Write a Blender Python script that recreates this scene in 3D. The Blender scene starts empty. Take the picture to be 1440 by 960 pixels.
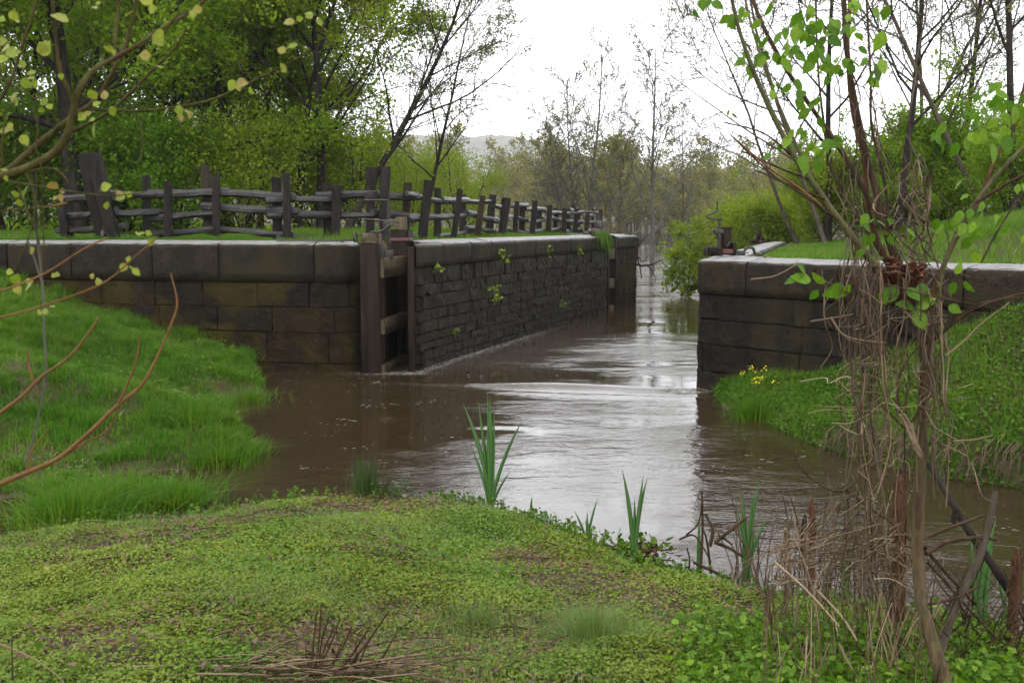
HAZE = 0.00025
EXPO = 0.65
import bpy, math, random
import numpy as np
from math import radians, sin, cos, tan, atan, pi
from mathutils import Vector, Matrix

C = bpy.data.collections.new("scene_objects")
bpy.context.scene.collection.children.link(C)
RNG = np.random.default_rng(11)

# ------------------------------------------------------------------ camera maths
FPX, HOR, EYE = 1500.0, 318.0, 2.4
TH = atan((480 - HOR) / FPX)

def ray(px, py):
    u, v = (px - 720) / FPX, (480 - py) / FPX
    return np.array([u, cos(TH) + v * sin(TH), -sin(TH) + v * cos(TH)])

def P(px, py, Y):
    d = ray(px, py); t = Y / d[1]
    return np.array([d[0] * t, Y, EYE + d[2] * t])

def G(px, py, z=0.0):
    d = ray(px, py); t = (z - EYE) / d[2]
    return np.array([d[0] * t, d[1] * t, z])

def path_px(pts):
    return np.array([P(*p) for p in pts])

# ------------------------------------------------------------------ mesh helpers
class MB:
    """collects geometry with per-face material index; builds ONE mesh object"""
    def __init__(s):
        s.V, s.F, s.M, s.n = [], [], [], 0
    def add(s, V, F, m=0):
        V = np.asarray(V, float).reshape(-1, 3); F = np.asarray(F, int)
        if F.size == 0: return
        s.V.append(V); s.F.append(F + s.n); s.M.append(np.full(len(F), m)); s.n += len(V)
    def mesh(s, name, mats, smooth=True):
        me = bpy.data.meshes.new(name)
        V = np.concatenate(s.V)
        me.vertices.add(len(V)); me.vertices.foreach_set("co", V.astype(np.float32).ravel())
        tot = np.concatenate([np.full(len(f), f.shape[1]) for f in s.F])
        loops = np.concatenate([f.ravel() for f in s.F])
        me.loops.add(len(loops)); me.loops.foreach_set("vertex_index", loops.astype(np.int32))
        me.polygons.add(len(tot))
        st = np.concatenate([[0], np.cumsum(tot)[:-1]])
        me.polygons.foreach_set("loop_start", st.astype(np.int32))
        me.polygons.foreach_set("material_index", np.concatenate(s.M).astype(np.int32))
        me.polygons.foreach_set("use_smooth", np.full(len(tot), smooth))
        for m in (mats if isinstance(mats, (list, tuple)) else [mats]): me.materials.append(m)
        me.update(calc_edges=True)
        return me
    def build(s, name, mats, parent=None, smooth=True, loc=None):
        if loc is not None:
            for k in range(len(s.V)): s.V[k] = s.V[k] - np.asarray(loc)
        return link(name, s.mesh(name, mats, smooth), parent, loc)

def link(name, data, parent=None, loc=None):
    o = bpy.data.objects.new(name, data); C.objects.link(o)
    if parent is not None: o.parent = parent
    elif loc is not None: o.location = [float(v) for v in loc]
    return o

def tag(o, label=None, cat=None, group=None, kind=None):
    if label: o["label"] = label
    if cat: o["category"] = cat
    if group: o["group"] = group
    if kind: o["kind"] = kind
    return o

def thing(name, label, cat, loc=(0, 0, 0), group=None):
    o = link(name, None, None, loc); o.empty_display_size = 0.2
    return tag(o, label, cat, group)

def copy_thing(o, label, loc, rz=0.0, sc=1.0, tilt=(0, 0)):
    c = o.copy(); C.objects.link(c)
    c.location = [float(v) for v in loc]; c.rotation_euler = (tilt[0], tilt[1], rz); c.scale = (sc, sc, sc)
    c["label"] = label
    for ch in o.children:
        d = ch.copy(); C.objects.link(d); d.parent = c
    return c

def nrm(a):
    a = np.asarray(a, float); l = np.linalg.norm(a, axis=-1, keepdims=True); l[l == 0] = 1
    return a / l

def tube(pts, rad, sides=6, caps=True, jitter=0.0, rng=RNG):
    pts = np.asarray(pts, float); n = len(pts)
    rad = np.broadcast_to(np.asarray(rad, float), (n,)) if np.ndim(rad) else np.full(n, rad)
    T = np.gradient(pts, axis=0); T = nrm(T)
    ref = np.array([0, 0, 1.0]) if abs(T[0, 2]) < .8 else np.array([1.0, 0, 0])
    A = nrm(np.cross(T, ref)); B = nrm(np.cross(T, A))
    for i in range(1, n):                       # keep the frame from flipping
        if (A[i] @ A[i - 1]) < 0: A[i] = -A[i]; B[i] = -B[i]
    ang = np.arange(sides) * 2 * pi / sides
    R = rad[:, None] * np.ones(sides)
    if jitter: R = R * (1 + jitter * rng.uniform(-1, 1, (n, sides)))
    V = pts[:, None] + R[..., None] * (np.cos(ang)[None, :, None] * A[:, None] + np.sin(ang)[None, :, None] * B[:, None])
    i = np.arange(n - 1)[:, None] * sides; j = np.arange(sides)[None]; k = (j + 1) % sides
    F = np.stack([i + j, i + sides + j, i + sides + k, i + k], -1).reshape(-1, 4)
    return V.reshape(-1, 3), F

def smooth_path(pts, n, wob=0.0, rng=RNG):
    """Catmull-Rom through control points"""
    pts = np.asarray(pts, float)
    if len(pts) == 2: pts = np.stack([pts[0], (pts[0] + pts[1]) / 2, pts[1]])
    Q = np.vstack([2 * pts[0] - pts[1], pts, 2 * pts[-1] - pts[-2]])
    out = []
    for t in np.linspace(0, len(pts) - 1 - 1e-6, n):
        i = int(t); f = t - i
        a, b, c, d = Q[i], Q[i + 1], Q[i + 2], Q[i + 3]
        out.append(.5 * (2 * b + (c - a) * f + (2 * a - 5 * b + 4 * c - d) * f * f + (3 * b - a - 3 * c + d) * f ** 3))
    out = np.array(out)
    if wob: out[1:-1] += rng.normal(0, wob, (n - 2, 3))
    return out

def box(mb, c, s, R=None, m=0, bev=0.012):
    """chamfered box: centre c, full size s, rotation matrix R(3x3)"""
    s = np.asarray(s, float) / 2; b = min(bev, min(s) * .4)
    bm_v = []
    for sx in (-1, 1):
        for sy in (-1, 1):
            for sz in (-1, 1):
                S = np.array([sx, sy, sz])
                for ax in range(3):
                    v = S * (s - b); v[ax] = S[ax] * s[ax]; bm_v.append(v)
    V = np.array(bm_v)
    idx = lambda sx, sy, sz, ax: (((sx > 0) * 2 + (sy > 0)) * 2 + (sz > 0)) * 3 + ax
    F4, F3 = [], []
    for ax in range(3):
        o1, o2 = [a for a in range(3) if a != ax]
        for sg in (-1, 1):
            q = []
            for a, bb in ((-1, -1), (1, -1), (1, 1), (-1, 1)):
                S = [0, 0, 0]; S[ax] = sg; S[o1] = a; S[o2] = bb; q.append(idx(*S, ax))
            F4.append(q)
    for ax in range(3):                          # edges along ax
        o1, o2 = [a for a in range(3) if a != ax]
        for a in (-1, 1):
            for bb in (-1, 1):
                S0 = [0, 0, 0]; S0[o1] = a; S0[o2] = bb; S1 = list(S0); S0[ax] = -1; S1[ax] = 1
                F4.append([idx(*S0, o1), idx(*S1, o1), idx(*S1, o2), idx(*S0, o2)])
    for sx in (-1, 1):
        for sy in (-1, 1):
            for sz in (-1, 1):
                F3.append([idx(sx, sy, sz, 0), idx(sx, sy, sz, 1), idx(sx, sy, sz, 2)])
    if R is not None: V = V @ np.asarray(R).T
    V = V + np.asarray(c, float)
    n0 = mb.n
    mb.add(V, F4, m)
    mb.V.append(np.zeros((0, 3))); mb.F.append(np.array(F3) + n0); mb.M.append(np.full(len(F3), m))

def rotz(a): return np.array([[cos(a), -sin(a), 0], [sin(a), cos(a), 0], [0, 0, 1]])
def frame_e(d):
    """columns: x along d(2D), y left of d, z up"""
    d = nrm(np.array(d, float)); return np.array([[d[0], -d[1], 0], [d[1], d[0], 0], [0, 0, 1]])

def timber(mb, p0, p1, w, h, seg=6, wob=.012, m=0, rng=RNG, tri=False, twist=.25):
    """split timber: irregular section swept from p0 to p1"""
    p0, p1 = np.asarray(p0, float), np.asarray(p1, float)
    T = nrm(p1 - p0); ref = np.array([0, 0, 1.0]) if abs(T[2]) < .8 else np.array([0, 1.0, 0])
    A = nrm(np.cross(T, ref)); B = nrm(np.cross(A, T))
    if tri: sec = np.array([[-.5, -.35], [.1, -.55], [.5, -.3], [.5, .1], [.15, .5], [-.3, .42], [-.5, .05]])
    else: sec = np.array([[-.5, -.42], [-.2, -.5], [.42, -.5], [.5, -.2], [.5, .42], [.2, .5], [-.42, .5], [-.5, .2]])
    sec = sec * (1 + rng.uniform(-.12, .12, sec.shape)); k = len(sec)
    L = np.linalg.norm(p1 - p0); ph = rng.uniform(0, 6, 4); tw = rng.uniform(-twist, twist)
    V = []
    for i in range(seg + 1):
        t = i / seg; c = p0 + (p1 - p0) * t
        c = c + A * wob * sin(ph[0] + t * 5) + B * wob * sin(ph[1] + t * 6.3)
        a = tw * (t - .5); s = 1 - .12 * abs(sin(ph[2] + 3 * t))
        x = sec[:, 0] * w * s; y = sec[:, 1] * h * s
        V.append(c + np.outer(x * cos(a) - y * sin(a), A) + np.outer(x * sin(a) + y * cos(a), B) + rng.normal(0, .0035, (k, 3)))
    V = np.array(V).reshape(-1, 3)
    i = np.arange(seg)[:, None] * k; j = np.arange(k)[None]; q = (j + 1) % k
    F = np.stack([i + j, i + q, i + k + q, i + k + j], -1).reshape(-1, 4)
    n0 = mb.n
    mb.add(V, F, m)
    mb.V.append(np.zeros((0, 3)))
    mb.F.append(np.array([list(range(k))[::-1], [seg * k + a for a in range(k)]]) + n0); mb.M.append(np.full(2, m))

# ------------------------------------------------------------------ leaves and blades (vectorised)
STALK = (np.array([[0, .03, 0], [.5, .045, .04], [1, 0, 0], [.5, -.015, .04]]), np.array([[0, 1, 2], [0, 2, 3]]))
LEAF4 = (np.array([[0, 0, 0], [.5, .32, .12], [1, 0, -.05], [.5, -.32, .12]]), np.array([[0, 1, 2], [0, 2, 3]]))
LEAF6 = (np.array([[0, 0, 0], [.28, .3, .09], [.68, .27, .07], [1, 0, -.1], [.68, -.27, .07], [.28, -.3, .09]]), np.array([[0, 1, 2, 3], [0, 3, 4, 5]]))
ROUND6 = (np.array([[0, 0, 0], [.2, .46, .07], [.75, .44, .05], [1, 0, -.06], [.75, -.44, .05], [.2, -.46, .07]]), np.array([[0, 1, 2, 3], [0, 3, 4, 5]]))

def leaves(mb, pos, size, rng, dirs=None, up=None, flat=0.0, tmpl=LEAF4, m=0):
    """pos (N,3); dirs = leaf axis; up = leaf normal hint"""
    pos = np.asarray(pos, float); N = len(pos)
    if N == 0: return
    if dirs is None: dirs = rng.normal(0, 1, (N, 3)); dirs[:, 2] *= (1 - flat)
    X = nrm(dirs)
    if up is None:
        up = rng.normal(0, 1, (N, 3)) * (1 - flat) + np.array([0, 0, 1.0]) * max(flat, .3)
    Y = nrm(np.cross(up, X)); Z = np.cross(X, Y)
    tv, tf = tmpl; k = len(tv)
    s = np.broadcast_to(size, (N,))[:, None, None]
    V = pos[:, None] + s * (tv[None, :, 0:1] * X[:, None] + tv[None, :, 1:2] * Y[:, None] + tv[None, :, 2:3] * Z[:, None])
    F = (np.arange(N) * k)[:, None, None] + tf[None]
    mb.add(V.reshape(-1, 3), F.reshape(-1, tf.shape[1]), m)

def blades(mb, pos, h, w, rng, lean=.45, m=0, az=None, bend=1.0):
    """grass blades: three-level bent ribbons"""
    pos = np.asarray(pos, float); N = len(pos)
    if N == 0: return
    h = np.broadcast_to(h, (N,)); w = np.broadcast_to(w, (N,))
    a = rng.uniform(0, 2 * pi, N) if az is None else az
    D = np.stack([np.cos(a), np.sin(a), np.zeros(N)], 1)
    fa = rng.uniform(0, 2 * pi, N); S = np.stack([np.cos(fa), np.sin(fa), np.zeros(N)], 1)
    ln = np.abs(rng.normal(0, lean, N))
    up = np.array([0, 0, 1.0])
    def pt(t):
        return pos + D * (h * ln * t ** (1 + bend))[:, None] + up * (h * t * (1 - .28 * np.minimum(ln, 1.4) * t))[:, None]
    p0, p1, p2 = pt(0), pt(.55), pt(1.0)
    s = S * (w / 2)[:, None]
    V = np.stack([p0 - s, p0 + s, p1 - s * .8, p1 + s * .8, p2], 1)
    b = (np.arange(N) * 5)[:, None]
    n0 = mb.n
    mb.add(V.reshape(-1, 3), b + np.array([[0, 1, 3, 2]]), m)
    mb.V.append(np.zeros((0, 3))); mb.F.append(b + np.array([[2, 3, 4]]) + n0); mb.M.append(np.full(N, m))

# ------------------------------------------------------------------ materials
def mat(name):
    m = bpy.data.materials.new(name); m.use_nodes = True
    nt = m.node_tree; nt.nodes.clear()
    out = nt.nodes.new("ShaderNodeOutputMaterial")
    return m, nt, out

def N(nt, typ, **kw):
    n = nt.nodes.new(typ)
    for k, v in kw.items():
        if k.startswith("i_"): n.inputs[k[2:].replace("_", " ")].default_value = v
        else: setattr(n, k, v)
    return n

def ramp(nt, fac, stops):
    r = nt.nodes.new("ShaderNodeValToRGB")
    e = r.color_ramp.elements
    while len(e) < len(stops): e.new(.5)
    for k, (p, c) in enumerate(stops):
        e[k].position = p; e[k].color = (*c, 1) if len(c) == 3 else c
    nt.links.new(fac, r.inputs[0]); return r.outputs[0]

def noise(nt, scale, detail=4, rough=.6, vec=None, dist=0.0):
    n = N(nt, "ShaderNodeTexNoise"); n.inputs["Scale"].default_value = scale
    n.inputs["Detail"].default_value = detail; n.inputs["Roughness"].default_value = rough
    n.inputs["Distortion"].default_value = dist
    if vec is not None: nt.links.new(vec, n.inputs["Vector"])
    return n.outputs["Fac"]

def mixc(nt, fac, a, b, mode="MIX"):
    n = N(nt, "ShaderNodeMix", data_type="RGBA", blend_type=mode)
    for s, v in ((0, fac), (6, a), (7, b)):
        if hasattr(v, "is_linked"): nt.links.new(v, n.inputs[s])
        elif s == 0: n.inputs[0].default_value = v
        else: n.inputs[s].default_value = (*v, 1)
    return n.outputs[2]

def math_(nt, op, a, b=None, clamp=False):
    n = N(nt, "ShaderNodeMath", operation=op, use_clamp=clamp)
    for k, v in ((0, a), (1, b)):
        if v is None: continue
        if hasattr(v, "is_linked"): nt.links.new(v, n.inputs[k])
        else: n.inputs[k].default_value = v
    return n.outputs[0]

def coords(nt, kind="Object", scale=None):
    tc = N(nt, "ShaderNodeTexCoord"); v = tc.outputs[kind]
    if scale:
        mp = N(nt, "ShaderNodeMapping"); mp.inputs["Scale"].default_value = scale
        nt.links.new(v, mp.inputs[0]); v = mp.outputs[0]
    return v

def bump(nt, h, strength=.5, dist=.02, normal=None):
    b = N(nt, "ShaderNodeBump"); b.inputs["Strength"].default_value = strength; b.inputs["Distance"].default_value = dist
    nt.links.new(h, b.inputs["Height"])
    if normal is not None: nt.links.new(normal, b.inputs["Normal"])
    return b.outputs[0]

def island(nt): return N(nt, "ShaderNodeNewGeometry").outputs["Random Per Island"]

def leaf_mat(name, cols, trans=.38, rough=.5, spec=.14, clump=None, mottle=None, patch=None):
    m, nt, out = mat(name)
    n = len(cols)
    c = ramp(nt, island(nt), [((k + .5) / n, cc) for k, cc in enumerate(cols)])
    if mottle:                                    # veins and blotches within a leaf
        mo = ramp(nt, noise(nt, mottle, 4, .7, coords(nt)), [(.3, (.6, .66, .55)), (.5, (1, 1, 1)), (.72, (1.25, 1.15, 1.0))])
        c = mixc(nt, 1.0, c, mo, "MULTIPLY")
    if patch:                                     # yellower and greener patches of the same plant
        pa = ramp(nt, noise(nt, patch, 4, .6, coords(nt)), [(.35, (.78, .95, .9)), (.5, (1, 1, 1)), (.66, (1.12, .98, .9))])
        c = mixc(nt, 1.0, c, pa, "MULTIPLY")
    if clump:                                     # clumps of older and younger leaves
        f = noise(nt, clump, 2, .5, coords(nt))
        f = ramp(nt, f, [(.38, (0, 0, 0)), (.62, (1, 1, 1))])
        c = mixc(nt, f, mixc(nt, 1.0, c, (.7, .78, .66), "MULTIPLY"), c)
    b = N(nt, "ShaderNodeBsdfPrincipled"); b.inputs["Roughness"].default_value = rough
    b.inputs["Specular IOR Level"].default_value = spec
    nt.links.new(c, b.inputs["Base Color"])
    t = N(nt, "ShaderNodeBsdfTranslucent"); nt.links.new(mixc(nt, 1.0, c, (1.15, 1.2, .7), "MULTIPLY"), t.inputs[0])
    mx = N(nt, "ShaderNodeMixShader"); mx.inputs[0].default_value = trans
    nt.links.new(b.outputs[0], mx.inputs[1]); nt.links.new(t.outputs[0], mx.inputs[2])
    nt.links.new(mx.outputs[0], out.inputs[0]); return m

def bark_mat(name, c0, c1, scale=6, stretch=.25, rough=.75, spec=.16, moss=None, bstr=.6):
    m, nt, out = mat(name)
    v = coords(nt, "Object", (1, 1, stretch))
    f = noise(nt, scale, 6, .65, v)
    c = ramp(nt, f, [(.35, c0), (.65, c1)])
    if moss:
        g = noise(nt, scale * .3, 4, .6, coords(nt))
        c = mixc(nt, ramp(nt, g, [(.5, (0, 0, 0)), (.62, (.8, .8, .8))]), c, moss)
    b = N(nt, "ShaderNodeBsdfPrincipled"); b.inputs["Roughness"].default_value = rough
    b.inputs["Specular IOR Level"].default_value = spec
    nt.links.new(c, b.inputs["Base Color"])
    nt.links.new(bump(nt, noise(nt, scale * 3, 5, .7, v), bstr, .02), b.inputs["Normal"])
    nt.links.new(b.outputs[0], out.inputs[0]); return m

def plain_mat(name, cols, rough=.6, spec=.4, metal=0.0, nscale=20, bstr=.3, streak=None):
    m, nt, out = mat(name)
    v = coords(nt, "Object", streak) if streak else coords(nt)
    f = noise(nt, nscale, 5, .65, v)
    c = ramp(nt, f, [(.3 + .4 * k / max(1, len(cols) - 1), cc) for k, cc in enumerate(cols)])
    b = N(nt, "ShaderNodeBsdfPrincipled"); b.inputs["Roughness"].default_value = rough
    b.inputs["Specular IOR Level"].default_value = spec; b.inputs["Metallic"].default_value = metal
    nt.links.new(c, b.inputs["Base Color"])
    nt.links.new(bump(nt, f, bstr, .01), b.inputs["Normal"])
    nt.links.new(b.outputs[0], out.inputs[0]); return m

def straw_mat(name, cols, rough=.6):
    m, nt, out = mat(name)
    n = len(cols)
    c = ramp(nt, island(nt), [((k + .5) / n, cc) for k, cc in enumerate(cols)])
    b = N(nt, "ShaderNodeBsdfPrincipled"); b.inputs["Roughness"].default_value = rough; b.inputs["Specular IOR Level"].default_value = .3
    nt.links.new(c, b.inputs["Base Color"]); nt.links.new(b.outputs[0], out.inputs[0]); return m

def stone_mat(name, cols, moss, lichen=.55, rough0=.28, rough1=.6, bstr=.7, spec=.07, sky_sheen=False):
    m, nt, out = mat(name)
    v = coords(nt)
    n = len(cols)
    base = ramp(nt, island(nt), [((k + .5) / n, cc) for k, cc in enumerate(cols)])
    f = ramp(nt, noise(nt, 5, 8, .75, v, .4), [(.3, (0, 0, 0)), (.7, (1, 1, 1))])
    c = mixc(nt, f, mixc(nt, 1.0, base, (.22, .22, .22), "MULTIPLY"), mixc(nt, 1.0, base, (1.65, 1.55, 1.40), "MULTIPLY"))
    f3 = ramp(nt, noise(nt, 34, 5, .75, v), [(.36, (.35, .35, .35)), (.64, (1.75, 1.7, 1.65))])
    c = mixc(nt, 1.0, c, f3, "MULTIPLY")
    g = noise(nt, .9, 5, .62, v, .6)
    c = mixc(nt, ramp(nt, g, [(.44, (0, 0, 0)), (.60, (.8, .8, .8))]), c, moss)
    st = noise(nt, 3.0, 4, .6, coords(nt, "Object", (1, 1, .12)))            # seep stains running down
    c = mixc(nt, ramp(nt, st, [(.52, (0, 0, 0)), (.68, (.7, .7, .7))]), c, (.008, .007, .006))
    l = math_(nt, "MULTIPLY", noise(nt, 6, 8, .75, v), ramp(nt, noise(nt, .8, 2, .5, v), [(.45, (.4, .4, .4)), (.7, (1, 1, 1))]))
    c = mixc(nt, ramp(nt, l, [(lichen, (0, 0, 0)), (lichen + .06, (.8, .8, .8))]), c, (.17, .17, .15))
    if sky_sheen:                                      # wet sky sheen on upward faces, painted in as paler stone colour
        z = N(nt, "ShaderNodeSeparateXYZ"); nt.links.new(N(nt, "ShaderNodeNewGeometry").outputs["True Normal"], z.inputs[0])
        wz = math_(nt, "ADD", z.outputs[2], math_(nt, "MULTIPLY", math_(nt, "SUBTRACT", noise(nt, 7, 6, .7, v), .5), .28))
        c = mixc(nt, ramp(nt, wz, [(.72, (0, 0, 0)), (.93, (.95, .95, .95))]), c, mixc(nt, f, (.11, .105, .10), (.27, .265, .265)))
    b = N(nt, "ShaderNodeBsdfPrincipled"); b.inputs["Specular IOR Level"].default_value = spec
    nt.links.new(c, b.inputs["Base Color"])
    r = noise(nt, 4, 5, .6, v)
    mr = N(nt, "ShaderNodeMapRange"); mr.inputs[3].default_value = rough0; mr.inputs[4].default_value = rough1
    nt.links.new(r, mr.inputs[0]); nt.links.new(mr.outputs[0], b.inputs["Roughness"])
    h = math_(nt, "ADD", noise(nt, 10, 8, .75, v), math_(nt, "MULTIPLY", noise(nt, 42, 5, .75, v), .5))
    nt.links.new(bump(nt, h, bstr, .045), b.inputs["Normal"])
    nt.links.new(b.outputs[0], out.inputs[0]); return m

M = {}
M["wing_stone"] = stone_mat("wing_stone", [(.013, .0105, .008), (.026, .0165, .0075), (.009, .008, .007), (.020, .015, .008), (.0115, .0095, .0085)], (.040, .031, .005), .55, .34, .7, 1.0)
M["chamber_stone"] = stone_mat("chamber_stone", [(.010, .008, .007), (.016, .0115, .0088), (.0078, .007, .0062), (.020, .0125, .0085), (.012, .0095, .008)], (.022, .017, .008), .57, .2, .5, 1.0, .14)
M["dark_stone"] = stone_mat("dark_stone", [(.0125, .011, .0105), (.016, .0135, .012), (.010, .009, .0085)], (.030, .024, .010), .64, .34, .7, 1.0)
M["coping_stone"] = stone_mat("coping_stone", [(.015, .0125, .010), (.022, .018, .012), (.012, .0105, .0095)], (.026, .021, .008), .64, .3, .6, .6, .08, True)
M["mortar"] = plain_mat("mortar", [(.016, .014, .012), (.03, .027, .022)], .9, .2)
M["fence_wood"] = bark_mat("fence_wood", (.006, .005, .0045), (.022, .018, .016), 14, .2, .55, .10, None, .7)
M["rail_wood"] = bark_mat("rail_wood", (.007, .006, .0055), (.028, .024, .022), 14, .2, .34, .30, None, .6)
M["fence_wood_brown"] = bark_mat("fence_wood_brown", (.012, .008, .005), (.036, .024, .016), 14, .2, .55, .10, None, .7)
M["gate_wood"] = bark_mat("gate_wood", (.006, .004, .0025), (.020, .013, .0085), 10, .12, .6, .07, None, .6)
M["gate_wood_pale"] = bark_mat("gate_wood_pale", (.035, .027, .015), (.11, .084, .050), 10, .12, .6, .10, (.03, .027, .011), .6)
M["iron"] = plain_mat("iron", [(.012, .010, .010), (.035, .025, .022)], .45, .5, .3, 18)
M["red_iron"] = plain_mat("red_iron", [(.04, .007, .007), (.085, .012, .011)], .5, .5, .1, 18)
M["rust"] = plain_mat("rust", [(.05, .02, .013), (.11, .045, .025)], .7, .3, .1, 25)
M["bark_dark"] = bark_mat("bark_dark", (.010, .0085, .007), (.034, .028, .023), 8, .2, .85, .06)
M["bark_grey"] = bark_mat("bark_grey", (.045, .042, .036), (.12, .11, .095), 8, .2, .8)
M["bark_twig"] = bark_mat("bark_twig", (.04, .032, .023), (.095, .078, .058), 12, .2, .8, .08)
M["bark_olive"] = bark_mat("bark_olive", (.035, .03, .010), (.10, .088, .032), 24, .2, .6, .25, (.07, .08, .022), .7)
M["bark_brown"] = bark_mat("bark_brown", (.028, .018, .009), (.13, .085, .04), 34, .12, .65, .25, (.085, .075, .022), 1.0)
M["bark_red"] = bark_mat("bark_red", (.030, .013, .007), (.15, .070, .034), 30, .12, .7, .12, (.10, .055, .03), 1.0)
M["stem_dark"] = bark_mat("stem_dark", (.020, .012, .007), (.070, .043, .024), 22, .12, .7, .10, None, .6)
M["torn_wood"] = plain_mat("torn_wood", [(.030, .012, .007), (.075, .027, .014), (.12, .052, .030)], .8, .2, 0, 22, .8, (1, 1, .25))
M["orange_twig"] = plain_mat("orange_twig", [(.085, .040, .014), (.17, .085, .034)], .65, .12, 0, 12, .3)
M["shrub_bark"] = bark_mat("shrub_bark", (.030, .028, .007), (.080, .074, .018), 30, .3, .7, .10, (.06, .036, .012), .8)
M["straw"] = straw_mat("straw", [(.12, .078, .040), (.19, .13, .072), (.07, .042, .024), (.27, .20, .12), (.095, .062, .035)])
M["red_litter"] = straw_mat("red_litter", [(.17, .065, .030), (.11, .042, .022), (.22, .11, .055), (.07, .03, .018), (.26, .17, .09)])
M["dead_twig"] = straw_mat("dead_twig", [(.050, .030, .016), (.095, .060, .032), (.030, .018, .011), (.15, .10, .055)])
M["dead_leaf"] = straw_mat("dead_leaf", [(.06, .03, .02), (.10, .05, .03), (.035, .02, .015), (.08, .05, .03)])
M["soil"] = None
M["leaf_spring"] = leaf_mat("leaf_spring", [(.13, .225, .008), (.17, .27, .010), (.215, .31, .014), (.13, .215, .010)], .5, clump=.5)
M["leaf_lime"] = leaf_mat("leaf_lime", [(.19, .25, .012), (.24, .30, .014), (.20, .25, .02), (.15, .20, .012)], .5, clump=.5)
M["leaf_deep"] = leaf_mat("leaf_deep", [(.085, .175, .007), (.115, .215, .009), (.145, .25, .012)], .48, clump=.6)
M["leaf_olive"] = leaf_mat("leaf_olive", [(.17, .15, .035), (.21, .18, .045), (.14, .12, .04), (.18, .19, .03)], .35, clump=.25)
M["leaf_bud"] = leaf_mat("leaf_bud", [(.18, .18, .055), (.12, .12, .05), (.22, .23, .06)], .35)
M["leaf_near"] = leaf_mat("leaf_near", [(.065, .15, .010), (.11, .205, .016), (.045, .11, .008), (.15, .25, .02)], .40, .45, .15, mottle=70)
M["leaf_pale"] = leaf_mat("leaf_pale", [(.17, .22, .025), (.22, .25, .04), (.14, .20, .02), (.24, .24, .06), (.23, .17, .06), (.16, .21, .03)], .38, .45, .15, mottle=90)
M["grass"] = leaf_mat("grass", [(.050, .135, .006), (.072, .172, .008), (.10, .21, .011), (.060, .145, .008), (.13, .18, .025)], .35, .5, .14, clump=.7, patch=.9)
M["grass_top"] = leaf_mat("grass_top", [(.070, .15, .010), (.10, .19, .015), (.145, .215, .03), (.085, .155, .016)], .35, .5, .14, clump=.7)
M["grass_fine"] = leaf_mat("grass_fine", [(.11, .17, .045), (.14, .20, .06), (.09, .15, .03)], .35, .45, .4)
M["bank_weed"] = leaf_mat("bank_weed", [(.055, .115, .008), (.078, .145, .011), (.105, .17, .016), (.06, .125, .012)], .33, .5, .16, clump=.9, mottle=60)
M["cover"] = leaf_mat("cover", [(.135, .20, .024), (.16, .215, .030), (.175, .225, .036), (.15, .185, .030), (.125, .195, .026), (.15, .225, .03)], .30, .55, .12, clump=.9, mottle=90, patch=1.1)
M["cattail"] = leaf_mat("cattail", [(.034, .10, .026), (.05, .13, .03), (.075, .15, .03)], .22, .35, .5)
M["rush"] = leaf_mat("rush", [(.03, .06, .015), (.05, .08, .02)], .2)
M["flower"] = leaf_mat("flower", [(.62, .50, .03), (.75, .62, .05)], .3)
M["wall_plant"] = leaf_mat("wall_plant", [(.17, .26, .02), (.24, .32, .03), (.13, .20, .02)], .4)
M["white_flower"] = leaf_mat("white_flower", [(.7, .7, .66), (.6, .6, .58)], .3)
# ================================================================== setting: ground, water, hill
def smooth01(t):
    t = np.clip(t, 0, 1); return t * t * (3 - 2 * t)

def sdist(X, Y, poly):
    """signed distance to a polygon, positive inside (flat arrays)"""
    poly = np.asarray(poly, float); n = len(poly)
    d = np.full(X.shape, 1e9); ins = np.zeros(X.shape, bool)
    for i in range(n):
        a, b = poly[i], poly[(i + 1) % n]; e = b - a
        wx, wy = X - a[0], Y - a[1]
        t = np.clip((wx * e[0] + wy * e[1]) / max(1e-9, e @ e), 0, 1)
        d = np.minimum(d, np.hypot(wx - e[0] * t, wy - e[1] * t))
        c = (a[1] > Y) != (b[1] > Y)
        with np.errstate(divide="ignore", invalid="ignore"):
            xi = a[0] + (Y - a[1]) / (b[1] - a[1] if b[1] != a[1] else 1e-9) * e[0]
        ins ^= c & (X < xi)
    return np.where(ins, d, -d)

def vnoise(X, Y, s, seed=0):
    """cheap smooth value noise in numpy, about -1..1"""
    r = np.random.default_rng(seed); T = r.uniform(-1, 1, (64, 64))
    x, y = X * s + 100.3, Y * s + 57.1
    i, j = np.floor(x).astype(int), np.floor(y).astype(int)
    f, g = x - i, y - j; f = f * f * (3 - 2 * f); g = g * g * (3 - 2 * g)
    a = T[i % 64, j % 64]; b = T[(i + 1) % 64, j % 64]; c = T[i % 64, (j + 1) % 64]; d = T[(i + 1) % 64, (j + 1) % 64]
    return (a * (1 - f) + b * f) * (1 - g) + (c * (1 - f) + d * f) * g

E2 = np.array([.325, .946]); E2 = E2 / np.linalg.norm(E2); N2 = np.array([E2[1], -E2[0]])
A0 = np.array([-1.61, 17.60])                      # near end of the lock's long chamber wall
ZL, ZR = 2.14, 1.94
CHL = 17.1                                         # chamber wall length
cham = lambda t, n=0.0: A0 + E2 * t + N2 * n
ER = nrm(np.array([.281, .960]))
RC = np.array([2.72, 15.62])                       # near corner of the wall across the chamber

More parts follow.
